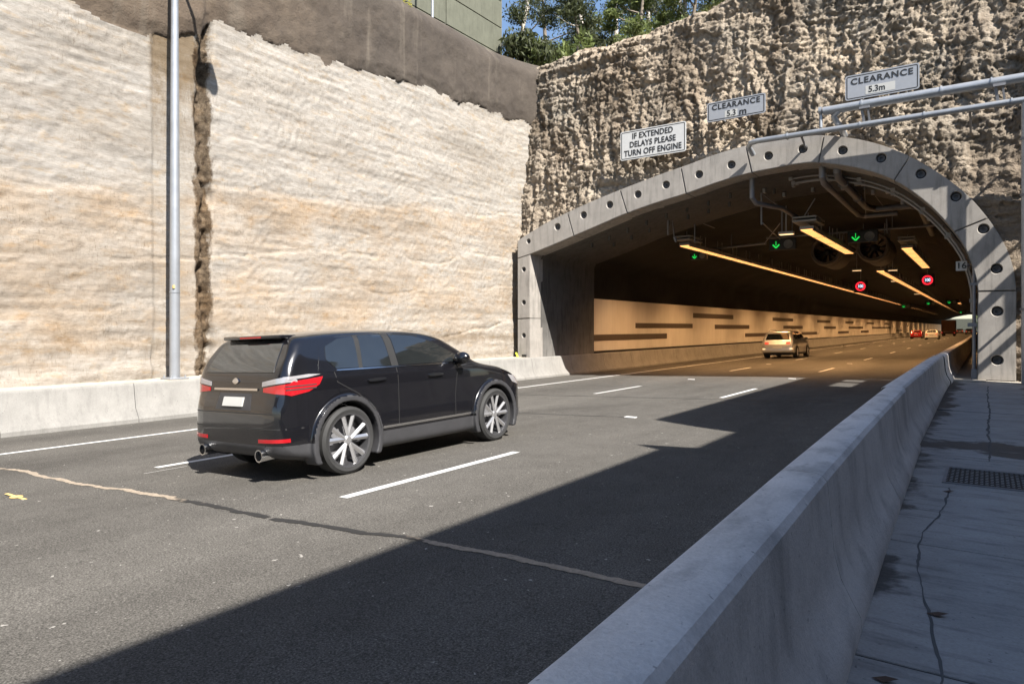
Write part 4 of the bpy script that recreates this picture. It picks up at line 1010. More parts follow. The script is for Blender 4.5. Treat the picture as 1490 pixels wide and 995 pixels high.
# hangers
def hanger(name, pts, r, label, cat='hanger', mat='steel'):
    m = MB(); m.tube(pts, r, 6); tag(m.build(name, M[mat]), label, cat)
def pY(u, v, y): return tuple(onY(u, v, y))
hf = thing('hanger_frame', (-9, 27, 6.4), 'thin steel hanger frame above the left lamp row near the mouth', 'frame')
m = MB()
for a, b, r in (((972, 305, 25.5), (972, 342, 25.5), .035), ((977, 308, 25.7), (981, 345, 25.7), .02), ((972, 305, 25.5), (1040, 332, 29), .02), ((1011, 322, 27.5), (1011, 353, 27.5), .03), ((981, 345, 25.7), (984, 352, 25.7), .05)):
    m.tube([pY(*a), pY(*b)], r, 6)
m.build('frame', M['steel'], hf)
hf = thing('hanger_frame', (-5.8, 26, 6.4), 'thin steel hanger frame between the lane signal and the near middle lamps', 'frame')
m = MB()
for a, b, r in (((1108, 281, 25.5), (1108, 327, 25.5), .035), ((1108, 281, 25.5), (1165, 325, 29), .025), ((1138, 305, 28.), (1138, 342, 28.), .03), ((1110, 325, 25.5), (1135, 348, 33.6), .025), ((1135, 325, 28), (1112, 355, 33.6), .02), ((1186, 289, 27), (1168, 318, 27.2), .022), ((1258, 265, 26.), (1258, 276, 26.), .03), ((1258, 265, 26), (1285, 300, 30), .014), ((1258, 276, 26), (1260, 318, 30), .012), ((1290, 318, 33), (1291, 340, 33), .03)):
    m.tube([pY(*a), pY(*b)], r, 6)
m.build('frame', M['steel'], hf)
# beams the signals hang from
bmz = thing('signal_beam', (-7, 34.2, 6.0), 'horizontal steel beam carrying the lane signals across the tunnel', 'beam')
m = MB(); m.tube([(-12.2, 34.25, 5.72), (-8.8, 34.25, 5.85)], .06, 8); m.tube([(-8.8, 34.25, 6.1), (-1.6, 34.25, 6.12)], .05, 8)
for x, z in ((-10.5, 5.8), (-7.6, 6.1), (-3.4, 6.1), (-2.2, 6.1)): m.tube([(x, 34.25, z), (x, 34.25, z + 1.2)], .025, 6)
m.build('beam', M['steel'], bmz)
def signal(x, y, z, label, grp='lane signals with green arrows', s=1.0):
    t = thing('lane_signal', (x, y, z), label, 'signal', grp)
    m = MB(); m.box((x - .62 * s, y, z - .27 * s), (x + .62 * s, y + .16, z + .27 * s), .03); m.build('case', M['dark'], t)
    m = MB(); m.lathe([(0, 0), (0, .19 * s), (.01, .21 * s)], (x - .28 * s, y - .012, z), 'y', 20); m.build('arrow_lens', M['black'], t)
    m = MB(); a = x - .28 * s; q = .16 * s; yy_ = y - .022
    m.bar((a, yy_, z + q), (a, yy_, z - q * .3), .02, .05 * s); m.bar((a, yy_, z - q), (a - q * .95, yy_, z - .0), .02, .055 * s); m.bar((a, yy_, z - q), (a + q * .95, yy_, z - .0), .02, .055 * s)
    m.build('arrow', M['green'], t)
    m = MB(); m.lathe([(.03, 0), (.02, .12 * s), (0, .19 * s), (0, .21 * s)], (x + .28 * s, y - .03, z), 'y', 20); m.build('dark_lens', M['greylens'], t)
signal(-8.0, 34.0, 5.72, 'lane signal with a green down arrow left of the near middle lamps')
signal(-4.55, 34.0, 5.83, 'lane signal with a green down arrow in front of the right jet fan')
signal(-11.75, 33.0, 5.30, 'lane signal with a green down arrow below the start of the left lamp row', s=.7)
for i, (x, y, z, lb) in enumerate(((-9.9, 118, 5.0, 'far green signal just below the left lamp row'), (-6.7, 118, 5.4, 'far green signal left of the middle lamp row'), (-4.1, 118, 5.5, 'far green signal right of the middle lamp row'), (-4.5, 190, 5.4, 'farthest green signal, deep above the tunnel exit'))):
    signal(x, y, z, lb, 'far green lane signals', 1.15)
def speed(x, y, z, label):
    t = thing('speed_sign', (x, y, z), label, 'sign', 'lit speed limit signs')
    m = MB(); m.box((x - .5, y, z - .5), (x + .5, y + .15, z + .5), .03); m.build('case', M['dark'], t)
    m = MB(); m.lathe([(0, .26), (0, .37)], (x, y - .012, z), 'y', 28); m.build('ring', M['redled'], t)
    text('100', .34, M['whiteled'], 'lettering', t, (x, y - .015, z), sx=.8, th=.002, bold=.01)
    m = MB(); m.bar((x, y + .08, z + .5), (x, y + .08, z + 1.5), .05, .05); m.build('hanger', M['steel'], t)
speed(-8.45, 62, 5.13, 'round red ringed 100 speed sign left of the middle lamp row')
speed(-3.75, 62, 5.45, 'round red ringed 100 speed sign right of the middle lamp row')
q = onY(1399, 387, 23.9)
t = thing('number_sign', tuple(q), 'small square white sign with the number 16 on the right tunnel lining', 'sign')
m = MB(); m.box((q.x - .14, 23.9, q.z - .14), (q.x + .14, 23.92, q.z + .14)); m.build('plate', M['signw'], t); text('16', .25, M['black'], 'lettering', t, (q.x, 23.89, q.z), sx=1.05, bold=.003)
m = MB(); m.bar((q.x + .09, 23.92, q.z), (q.x + .34, 24.1, q.z), .02, .02); m.build('bracket', M['steel'], t)
def fan(x, y, z, label):
    t = thing('jet_fan', (x, y, z), label, 'fan', 'jet fans under the tunnel roof')
    m = MB(); m.lathe([(0, .66), (-.04, .72), (0, .78), (.5, .80), (.52, .84), (.6, .84), (.62, .80), (3.2, .80), (3.24, .72), (3.2, .66), (.0, .62), (0, .66)], (x, y, z), 'y', 36); m.build('casing', M['fancase'], t, smooth=40)
    m = MB(); m.lathe([(.35, 0), (.4, .12), (.55, .2), (1.2, .2)], (x, y, z), 'y', 20)
    for i in range(9):
        a = i * 2 * math.pi / 9; m.add([(x + math.cos(a) * .18, y + .6, z + math.sin(a) * .18), (x + math.cos(a + .25) * .18, y + .85, z + math.sin(a + .25) * .18), (x + math.cos(a + .3) * .62, y + .8, z + math.sin(a + .3) * .62), (x + math.cos(a) * .62, y + .65, z + math.sin(a) * .62)], [(0, 1, 2, 3)])
    m.build('rotor', M['dark'], t)
    m = MB()
    for yy_ in (.5, 2.7): m.bar((x - .5, y + yy_, z + .6), (x - .5, y + yy_, z + 1.6), .06, .06); m.bar((x + .5, y + yy_, z + .6), (x + .5, y + yy_, z + 1.6), .06, .06)
    m.build('bracket', M['steel'], t)
fan(-7.25, 40.5, 5.95, 'left jet fan of the near pair under the tunnel roof')
fan(-4.9, 40.2, 6.0, 'right jet fan of the near pair, behind a lane signal')
# big pipes dropping from the arch crown and turning along the roof
m = MB(); m.tube([(-4.25, 23.2, 6.95), (-4.25, 23.2, 6.5), (-4.25, 23.5, 6.35), (-4.25, 30.6, 6.3), (-4.1, 31, 6.3), (-2.9, 31, 6.3)], .10, 12); tag(m.build('drain_pipe', M['steel'], smooth=40), 'grey pipe dropping from the arch crown, left one of two', 'pipe')
m = MB(); m.tube([(-3.85, 23.4, 6.95), (-3.85, 23.4, 6.65), (-3.85, 23.7, 6.5), (-3.85, 29.6, 6.45), (-3.6, 30.2, 6.42), (-2.4, 30.2, 6.42), (-2.1, 30.6, 6.4), (-2.1, 38, 6.2)], .125, 12)
for y in (24.5, 27.5): m.lathe([(-.03, .125), (-.03, .16), (.03, .16), (.03, .125)], (-3.85, y, 6.47), 'y', 12)
tag(m.build('drain_pipe', M['steel'], smooth=40), 'thicker grey pipe dropping from the arch crown, right one of two', 'pipe')
m = MB(); m.tube([(-6.45, 23.3, 6.75), (-6.45, 23.3, 6.1), (-6.4, 23.6, 5.95), (-6.1, 24.6, 5.95), (-6.0, 25.3, 6.0), (-6.0, 45, 6.05)], .085, 12); tag(m.build('drain_pipe', M['steel'], smooth=40), 'grey pipe bending inward left of the arch crown', 'pipe')
# cable runs following the right side of the vault
for j, (off, r, lb) in enumerate(((-.10, .03, 'thin cable run on the right vault, closest to the arch'), (-.16, .045, 'thicker cable run on the right vault'), (-.10, .025, 'thin cable run on the right vault, deeper in'))):
    pr = offset(IN, off)[235:372:6]; m = MB(); y = 24.1 + j * .45
    m.tube([(q[0], y, q[1]) for q in pr], r, 6)
    for q in pr[::3]: m.box((q[0] - .07, y - .05, q[1] - .05), (q[0] + .05, y + .05, q[1] + .06))
    tag(m.build('cable_run', M['housing']), lb, 'cable')
for j, yv in enumerate((25.2, 26.6)):
    for i in range(7):
        q = offset(IN, -.06)[215 + i * 17 + j * 6]; m = MB(); m.box((q[0] - .05, yv - .09, q[1] - .10), (q[0] + .05, yv + .09, q[1] + .06), .01)
        tag(m.build('bolt_bracket', M['housing']), 'small bolted bracket on the tunnel vault near the mouth', 'bracket', 'bolted brackets on the vault')
for j, yv in enumerate((24.4, 25.6)):
    for i in range(9):
        q = offset(IN, -.05)[100 + i * 14 + j * 7]; m = MB(); m.box((q[0] - .04, yv - .04, q[1] - .14), (q[0] + .04, yv + .04, q[1] + .06), .01)
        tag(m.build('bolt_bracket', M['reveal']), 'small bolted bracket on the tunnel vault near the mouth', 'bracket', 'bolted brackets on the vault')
m = MB(); c_ = onY(886, 361, 27); m.box((c_.x - .18, 26.8, c_.z - .1), (c_.x + .16, 27.2, c_.z + .08), .02); m.bar((c_.x + .05, 27, c_.z), (c_.x - .1, 27, c_.z + .45), .04, .04)
tag(m.build('camera_housing', M['housing'], smooth=False), 'small white camera on the left side of the tunnel roof', 'camera')
m = MB(); m.tube([pY(858, 345, 26), pY(945, 368, 34), pY(1010, 384, 50)], .02, 6); tag(m.build('cable', M['steel']), 'thin cable slung along the left side of the tunnel roof', 'cable')

# far end, open air beyond the tunnel
m = MB(); m.box((-20, 430, -1), (-3.5, 431, 6.5)); tag(m.build('far_wall', M['noisewall']), 'pale concrete wall beyond the far tunnel exit', 'wall')
for (x, y, h) in ((-1.5, 420, 8), (-3.5, 440, 11), (3, 415, 9)):
    tree(x, y, -1, h, 3.5, 2200, 'green tree beyond the far exit of the tunnel', 'leafg', 'bark', 0, .1, 'trees beyond the tunnel exit', .3)

# ================================================================== VEHICLES
def psdf(px, py, poly):
    poly = np.asarray(poly, float); d = np.full(px.shape, 1e9); s = np.ones(px.shape); n = len(poly); j = n - 1
    for i in range(n):
        ax, ay = poly[i]; bx_, by = poly[j]; ex, ey = bx_ - ax, by - ay; wx, wy = px - ax, py - ay
        t = np.clip((wx * ex + wy * ey) / (ex * ex + ey * ey + 1e-12), 0, 1)
        d = np.minimum(d, (wx - ex * t) ** 2 + (wy - ey * t) ** 2)
        c1 = py >= ay; c2 = py < by; c3 = ex * wy > ey * wx
        s = np.where((c1 & c2 & c3) | (~c1 & ~c2 & ~c3), -s, s); j = i
    return s * np.sqrt(d)
def rmax(a, b, r): return np.minimum(np.maximum(a, b), -r) + np.sqrt(np.maximum(a + r, 0) ** 2 + np.maximum(b + r, 0) ** 2)
def smin(a, b, k):
    h = np.clip(.5 + .5 * (b - a) / k, 0, 1); return b + (a - b) * h - k * h * (1 - h)
def nets(fn, lo, hi, h):
    ax = [np.arange(lo[i], hi[i] + h, h) for i in range(3)]
    X, Y, Z = np.meshgrid(*ax, indexing='ij'); D = fn(X, Y, Z); I = D < 0; sh = D.shape
    c = np.zeros(tuple(q - 1 for q in sh), int); acc = np.zeros(c.shape + (3,)); cnt = np.zeros(c.shape)
    cs = [(a, b, e) for a in (0, 1) for b in (0, 1) for e in (0, 1)]
    sl = lambda o: tuple(slice(o[i], sh[i] - 1 + o[i]) for i in range(3))
    for a in cs:
        for i in range(3):
            if a[i] == 0:
                b = list(a); b[i] = 1; da, db = D[sl(a)], D[sl(b)]; cr = (da < 0) != (db < 0)
                t = np.where(cr, da / np.where(cr, da - db, 1), 0)
                for q in range(3): acc[..., q] += np.where(cr, a[q] + (t if q == i else 0), 0)
                cnt += cr
    act = cnt > 0; ids = np.full(c.shape, -1); ids[act] = np.arange(act.sum())
    base = np.stack(np.nonzero(act), 1); P = (base + acc[act] / cnt[act][:, None]) * h + np.array(lo)
    F = []
    for i in range(3):
        u, v = (i + 1) % 3, (i + 2) % 3
        s0 = [slice(None)] * 3; s1 = [slice(None)] * 3; s0[i] = slice(0, -1); s1[i] = slice(1, None)
        cr = I[tuple(s0)] != I[tuple(s1)]; ins_ = I[tuple(s0)]
        idx = np.stack(np.nonzero(cr), 1); idx = idx[(idx[:, u] > 0) & (idx[:, v] > 0) & (idx[:, u] < sh[u] - 1) & (idx[:, v] < sh[v] - 1)]
        fl = ins_[tuple(idx.T)]; eu = np.eye(3, dtype=int)[u]; ev = np.eye(3, dtype=int)[v]
        q = np.stack([ids[tuple((idx - eu - ev).T)], ids[tuple((idx - ev).T)], ids[tuple(idx.T)], ids[tuple((idx - eu).T)]], 1)
        q[~fl] = q[~fl][:, ::-1]; F.append(q)
    # settle the vertices on the true surface
    for _ in range(3):
        e = h * .3; f0 = fn(*P.T); g = np.stack([fn(*(P + e * np.eye(3)[q]).T) - fn(*(P - e * np.eye(3)[q]).T) for q in range(3)], 1) / (2 * e)
        P = P - np.clip(f0, -h, h)[:, None] * g / np.maximum((g ** 2).sum(1), .25)[:, None] * .9
    return P, np.concatenate(F)

class Car:
    def __init__(s, name, loc, label, spec, group=None, rz=0.0):
        s.sp = spec; s.r = thing(name, loc, label, spec['cat'], group, rz)
        s.r.rotation_euler.y = -math.atan(CROSS)
        W = spec['W'] / 2; L = spec['L']; side = [tuple(q) for q in catmull(spec['side'], 10, True)]; front = [tuple(q) for q in catmull(spec['front'][1:-1], 5)]; front = [spec['front'][0]] + front + [spec['front'][-1]]; planp = [(-1, .0)] + [tuple(q) for q in catmull([(W * k, y) for k, y in spec['plan']], 5)] + [(-1, L)]; ca = 0.16
        axr, axf, wr = spec['axles'][0], spec['axles'][1], spec['R']
        def fn(X, Y, Z):
            a = np.abs(X)
            if X.ndim == 3: d1 = psdf(Y[0], Z[0], side)[None]; d3 = psdf(a[:, 0], Z[:, 0], front)[:, None]; d2 = psdf(a[:, :, 0], Y[:, :, 0], planp)[:, :, None]
            else: d1 = psdf(Y, Z, side); d3 = psdf(a, Z, front); d2 = psdf(a, Y, planp)
            body = rmax(rmax(d1, d3, spec.get('rr', .09)), d2, .14)
            # crisp shoulder crease and a hollow along the doors
            for ay in (axr, axf):
                rad = np.sqrt((Y - ay) ** 2 + (Z - wr) ** 2)
                if spec.get('flare', 1):
                    fl = np.maximum(np.maximum(np.abs(rad - (wr + .095)) - .035, a - (W + .012)), (W - .20) - a)
                    fl = np.maximum(fl, .18 - Z); body = smin(body, fl, .035)
                cut_ = np.maximum(rad - (wr + .055), (W - .30) - a)
                body = np.maximum(body, -cut_)
            return body
        h = spec.get('h', .03)
        P, F = nets(fn, (-W - .12, -.08, .08), (W + .12, L + .08, spec['H'] + .08), h)
        zc = P[F].mean(1); lim = spec['clad']
        md = (zc[:, 2] < lim) | ((spec.get('flare', 1) == 1) & (np.minimum(np.hypot(zc[:, 1] - axr, zc[:, 2] - wr), np.hypot(zc[:, 1] - axf, zc[:, 2] - wr)) < wr + .125) & (np.abs(zc[:, 0]) > W - .25))
        s.bvh = BVHTree.FromPolygons([Vector(p) for p in P], [tuple(int(i) for i in f) for f in F])
        p, f = compact(P, F[~md]); s.body = npmesh('body', p, f, spec['paint'], None); s.body.parent = s.r
        p, f = compact(P, F[md]); q = npmesh('lower_cladding', p, f, spec['trim'], None); q.parent = s.r
        for ay in (axr, axf):
            for sgn in (-1, 1): s.wheel(sgn * (W - .125), ay, wr, sgn, spec.get('rimr', .66))
        m = MB(); m.box((-W + .3, .5, .2), (W - .3, L - .5, .42)); m.build('underbody', M['dark'], s.r, world=False)
    def wheel(s, x, y, r, sg, k):
        m = MB(); w_ = .125
        m.lathe([(-w_, r * k), (-w_, r * .9), (-w_ * .8, r * .985), (-w_ * .3, r), (w_ * .3, r), (w_ * .8, r * .985), (w_, r * .9), (w_ * .92, r * .78), (w_ * .86, r * k), (w_ * .6, r * (k - .03)), (-w_, r * k)], (x, y, r), 'x', 40, sg)
        wh = m.build('wheel', M['rubber'], s.r, smooth=40, world=False)
        rr = r * k; m = MB()
        m.lathe([(w_ * .86, rr * 1.01), (w_ * .95, rr * 1.0), (w_ * .9, rr * .93), (w_ * .55, rr * .9), (-.02, rr * .88), (-.05, 0)], (x, y, r), 'x', 40, sg)
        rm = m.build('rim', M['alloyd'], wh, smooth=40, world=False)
        m = MB(); n = s.sp.get('spokes', 5)
        for i in range(n):
            a = 2 * math.pi * i / n + .3
            for da in (-.26, .26):
                p0 = (x + sg * .085, y + math.cos(a) * rr * .16, r + math.sin(a) * rr * .16); p1 = (x + sg * .095, y + math.cos(a + da) * rr * .93, r + math.sin(a + da) * rr * .93)
                p0, p1 = Vector(p0), Vector(p1); d = (p1 - p0).normalized(); t = Vector((sg, 0, 0)); c = d.cross(t).normalized(); wa, wb = rr * .075, rr * .105
                vs = [p0 - c * wa, p0 + t * .016, p0 + c * wa, p0 - t * .05, p1 - c * wb, p1 + t * .018, p1 + c * wb, p1 - t * .05]
                m.add(vs, [(0, 3, 2, 1), (4, 5, 6, 7), (0, 1, 5, 4), (1, 2, 6, 5), (2, 3, 7, 6), (3, 0, 4, 7)])
            an = a + math.pi / n; q = (x + sg * .098, y + math.cos(a) * rr * .19, r + math.sin(a) * rr * .19); m.lathe([(.0, 0), (.0, rr * .03), (-.02, rr * .035)], q, 'x', 6, sg)
        m.lathe([(.10, 0), (.10, rr * .12), (.085, rr * .2), (.05, rr * .2)], (x, y, r), 'x', 20, sg)
        m.build('spokes', M['alloy'], wh, smooth=30, world=False)
        m = MB(); m.lathe([(-.0, rr * .7), (-.0, 0)], (x - sg * .02, y, r), 'x', 24, sg); m.build('brake_disc', M['steel'], wh, world=False)
    def ray(s, ax, a, b, sg):
        if ax == 'x': o, d = Vector((sg * 4, a, b)), Vector((-sg, 0, 0))
        elif ax == 'r': o, d = Vector((a, -4, b)), Vector((0, 1, 0))
        elif ax == 'f': o, d = Vector((a, s.sp['L'] + 4, b)), Vector((0, -1, 0))
        else: o, d = Vector((a, b, 5)), Vector((0, 0, -1))
        h = s.bvh.ray_cast(o, d); return (h[0], h[1], d) if h[0] is not None else (None, None, d)
    def decal(s, name, poly, ax, mat, sg=1, off=.006, step=.05, parent=None, smooth_=True, label=None, th=.02):
        P = []; n = len(poly)
        for i in range(n):
            a, b = Vector(poly[i]), Vector(poly[(i + 1) % n]); k = max(1, int((b - a).length / step))
            for j in range(k): P.append(a.lerp(b, j / k))
        nb = len(P); lo = [min(p[i] for p in P) for i in (0, 1)]; hi = [max(p[i] for p in P) for i in (0, 1)]
        gx = np.arange(lo[0] + step * .5, hi[0], step); gy = np.arange(lo[1] + step * .5, hi[1], step); G = np.array([(a, b) for a in gx for b in gy]).reshape(-1, 2)
        if len(G):
            dd = psdf(G[:, 0], G[:, 1], [tuple(p) for p in P]); P += [Vector(g) for g in G[dd < -step * .35]]
        vs, es, fs, _, _, _ = delaunay_2d_cdt(P, [], [list(range(nb))], 1, 1e-5)
        V = []; ok = []
        for v in vs:
            hp, nn, d = s.ray(ax, v[0], v[1], sg)
            if hp is None: V.append(Vector((0, 0, 0))); ok.append(False)
            else: V.append(hp + nn * off); ok.append(True)
        F = [tuple(f) for f in fs if all(ok[i] for i in f)]
        m = MB(); m.add(V, F); 
        from collections import Counter
        ec = Counter(); dirn = {}
        for f in F:
            for i in range(len(f)):
                a, b = f[i], f[(i + 1) % len(f)]; ec[tuple(sorted((a, b)))] += 1; dirn[tuple(sorted((a, b)))] = (a, b)
        _, _, d = s.ray(ax, 0, 0, sg); base = len(V); inn = {}
        for e, c in ec.items():
            if c == 1:
                a, b = dirn[e]
                for q in (a, b):
                    if q not in inn: inn[q] = len(m.v); m.v.append(tuple(V[q] + d * th))
                m.f.append((b, a, inn[a], inn[b])); m.mi.append(0)
        o = m.build(name, mat, parent or s.r, smooth=50, world=False, fix=True)
        if label: o['label'] = label
        return o
def smooth2(P, n=4): return [tuple(q) for q in catmull([Vector(p) for p in P], n, True)]

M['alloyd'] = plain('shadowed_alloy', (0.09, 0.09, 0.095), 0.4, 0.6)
M['blackpaint'] = m_carpaint('black_car_paint', (0.006, 0.006, 0.008), 0.2, 0.25)
M['silver'] = m_carpaint('silver_car_paint', (0.42, 0.42, 0.42), 0.6, 0.3); M['redpaint'] = m_carpaint('red_car_paint', (0.40, 0.01, 0.012)); M['whitepaint'] = m_carpaint('white_car_paint', (0.70, 0.68, 0.62), 0.0); M['greypaint'] = m_carpaint('dark_car_paint', (0.03, 0.03, 0.035))

SUV = dict(cat='car', W=1.936, L=4.88, H=1.73, R=.395, axles=(.93, 3.81), clad=.42, trim=M['trim2'], paint=M['blackpaint'], h=.021, rimr=.80,
    side=[(.03, .36), (.0, .55), (.02, .80), (.09, .98), (.12, 1.18), (.27, 1.44), (.40, 1.60), (.60, 1.655), (1.1, 1.71), (1.75, 1.73), (2.3, 1.705), (2.75, 1.61), (3.2, 1.38), (3.52, 1.20), (4.05, 1.10), (4.5, .97), (4.78, .78), (4.87, .54), (4.83, .32), (4.55, .22), (3.0, .21), (1.0, .22), (.25, .26)],
    plan=[(.62, .0), (.82, .07), (.94, .30), (1.0, .85), (1.0, 3.7), (.97, 4.15), (.88, 4.55), (.62, 4.84), (.3, 4.88)],
    front=[(-1, .1), (.86, .1), (.93, .24), (.965, .5), (.968, .85), (.957, 1.10), (.92, 1.18), (.865, 1.28), (.785, 1.47), (.71, 1.60), (.56, 1.69), (.3, 1.725), (-1, 1.74)])

car = Car('parked_car', (-7.02, 4.45, gz(-7.02)), 'black sports utility car with silver wheels driving nearest the viewer', SUV)
car.r.name = 'suv'
def suv_details(c, W=.968):
    G = M['glass']
    c.decal('lower_bumper_step', [(-.9, .60), (-.9, .615), (.9, .615), (.9, .60)], 'r', M['black'], 1, .002, th=.004)
    c.decal('plate_recess', [(-.34, .80), (-.30, .985), (.30, .985), (.34, .80)], 'r', M['trim'], 1, .004)
    for sg in (-1, 1):
        c.decal('window_surround', [(y, z) for y, z in [(.80, 1.195), (.56, 1.215), (.66, 1.50), (.95, 1.605), (1.7, 1.648), (2.3, 1.625), (2.68, 1.535), (3.12, 1.33), (3.30, 1.215)]], 'x', c.sp['paint'], sg, .003)
        c.decal('belt_strip', [(.82, 1.205), (.82, 1.219), (3.2, 1.219), (3.2, 1.205)], 'x', M['chrome'], sg, .010)
        c.decal('side_window', [(1.70, 1.228), (1.70, 1.622), (1.30, 1.605), (1.22, 1.228)], 'x', G, sg, .008)
        c.decal('side_window', [(1.16, 1.228), (1.22, 1.60), (.96, 1.575), (.74, 1.49), (.70, 1.34), (.82, 1.232)], 'x', G, sg, .008)
        c.decal('side_window', [(1.84, 1.228), (1.84, 1.622), (2.28, 1.597), (2.62, 1.51), (3.04, 1.31), (3.14, 1.232)], 'x', G, sg, .008)
        c.decal('pillar_trim', [(1.16, 1.222), (1.22, 1.612), (1.30, 1.617), (1.23, 1.222)], 'x', M['black'], sg, .006)
        c.decal('pillar_trim', [(1.71, 1.222), (1.71, 1.634), (1.83, 1.634), (1.83, 1.222)], 'x', M['black'], sg, .006)
        for L_ in ([(1.78, .48), (1.78, 1.20)], [(2.90, .48), (2.90, .8), (2.98, 1.19)], [(.78, 1.20), (.80, 1.08), (1.12, .92), (1.36, .68), (1.42, .48)], [(3.0, 1.13), (3.5, 1.10), (4.0, 1.0)]):
            for a, b in zip(L_, L_[1:]):
                n = Vector((-(b[1] - a[1]), b[0] - a[0])).normalized() * .005
                c.decal('door_gap', [(a[0] - n.x, a[1] - n.y), (b[0] - n.x, b[1] - n.y), (b[0] + n.x, b[1] + n.y), (a[0] + n.x, a[1] + n.y)], 'x', M['black'], sg, .0015, th=.004)
        c.decal('sill_strip', [(1.44, .462), (1.44, .492), (3.3, .492), (3.3, .462)], 'x', M['chrome'], sg, .014)
        for y in (1.28, 2.36):
            c.decal('door_handle', smooth2([(y, 1.055), (y, 1.085), (y + .24, 1.09), (y + .24, 1.06)], 3), 'x', M['chrome'], sg, .035, .03, th=.03)
        c.decal('tail_light', [(.17, .975), (.15, 1.06), (.22, 1.12), (.60, 1.155), (.54, 1.07), (.40, 1.0), (.20, .965)], 'x', M['red'], sg, .008, .03)
        c.decal('headlight', [(4.33, .86), (4.2, .98), (4.4, .95), (4.66, .86), (4.7, .76)], 'x', M['clear'], sg, .008, .03)
        m = MB(); x = sg * (W + .06)
        bm = bmesh.new(); bmesh.ops.create_uvsphere(bm, u_segments=16, v_segments=10, radius=1)
        m.bm(bm, Matrix.Translation((sg * (W + .05), 2.96, 1.28)) @ Matrix.Diagonal((.125, .085, .085, 1))); m.bar((sg * (W - .08), 3.0, 1.22), (sg * (W + .02), 2.97, 1.24), .06, .04); m.build('mirror', c.sp['paint'], c.r, smooth='all', world=False)
        c.decal('rear_lamp', [(sg * .52, 1.005), (sg * .52, 1.05), (sg * .88, 1.10), (sg * .88, .975)], 'r', M['red'], 1, .008, .03)
        c.decal('lamp_band', [(sg * .50, 1.065), (sg * .50, 1.115), (sg * .86, 1.175), (sg * .88, 1.115)], 'r', M['clear'], 1, .010, .03)
        c.decal('side_lamp_band', [(.12, 1.125), (.16, 1.17), (.42, 1.19), (.58, 1.182), (.40, 1.155), (.22, 1.142)], 'x', M['clear'], sg, .010, .03)
        for (zz0, zz1) in ((1.022, 1.036), (1.060, 1.072)): c.decal('lamp_rib', [(.16, zz0), (.16, zz1), (.50, zz1 + .01), (.50, zz0 + .01)], 'x', M['trim'], sg, .010, .03)
        c.decal('reflector', [(sg * .50, .455), (sg * .50, .495), (sg * .86, .505), (sg * .86, .465)], 'r', M['red'], 1, .008, .03)
        m = MB(); m.lathe([(-.06, .055), (-.06, .07), (.25, .07), (.25, .055), (-.06, .055)], (sg * .55, .06, .32), 'y', 20); ex = m.build('exhaust_tip', M['chrome'], c.r, smooth=40, world=False)
        m = MB(); m.lathe([(.02, .0), (.02, .054)], (sg * .55, .06, .32), 'y', 16); m.build('bore', M['black'], ex, world=False)
    c.decal('rear_window', [(-.66, 1.22), (-.57, 1.54), (.57, 1.54), (.66, 1.22)], 'r', M['glass'], 1, .008)
    c.decal('tailgate_gap', [(-.80, .765), (-.80, .777), (.80, .777), (.80, .765)], 'r', M['black'], 1, .002, th=.004)
    c.decal('chrome_bar', [(-.42, 1.02), (-.42, 1.045), (.42, 1.045), (.42, 1.02)], 'r', M['chrome'], 1, .012)
    c.decal('badge', smooth2([(-.06, 1.12), (0, 1.16), (.06, 1.12), (0, 1.09)], 3), 'r', M['chrome'], 1, .014, .02)
    c.decal('number_plate', [(-.19, .84), (-.19, .94), (.19, .94), (.19, .84)], 'r', M['patch'], 1, .02)
    c.decal('windscreen', [(-.74, 1.22), (-.62, 1.60), (.62, 1.60), (.74, 1.22)], 'f', M['glass'], 1, .008)
    c.decal('grille', [(-.40, .42), (-.5, .72), (.5, .72), (.40, .42)], 'f', M['trim'], 1, .008)
    m = MB(); m.box((-.56, .30, 1.595), (.56, .62, 1.64), .018); m.build('spoiler', c.sp['paint'], c.r, smooth=40, world=False)
    m = MB(); m.box((-.2, .292, 1.608), (.2, .303, 1.626)); m.build('brake_lamp', M['red'], c.r, world=False)
suv_details(car)

# silver off-roader in the tunnel
SV2 = dict(SUV); SV2.update(front=[(-1, .1), (.86, .1), (.93, .24), (.965, .5), (.968, .78), (.955, .98), (.915, 1.07), (.86, 1.22), (.775, 1.45), (.70, 1.60), (.56, 1.67), (.3, 1.695), (-1, 1.70)], W=1.93, L=4.79, H=1.70, R=.37, axles=(1.0, 3.85), paint=M['silver'], trim=M['trim'], h=.05, clad=.36, rimr=.68, flare=0,
    side=[(.03, .36), (.0, .6), (.06, .8), (.14, .98), (.18, 1.10), (.42, 1.50), (.62, 1.62), (1.3, 1.69), (2.0, 1.70), (2.5, 1.66), (2.9, 1.52), (3.35, 1.22), (3.6, 1.10), (4.2, 1.0), (4.6, .85), (4.77, .62), (4.76, .35), (4.4, .24), (2.5, .23), (.5, .25)],
    plan=[(.72, .0), (.90, .07), (.97, .30), (1.0, .9), (1.0, 3.7), (.96, 4.2), (.85, 4.6), (.6, 4.77), (.3, 4.79)])
c2 = Car('suv', (-10.25, 42.4, gz(-10.25)), 'silver off-roader driving in the left lane just inside the tunnel', SV2)
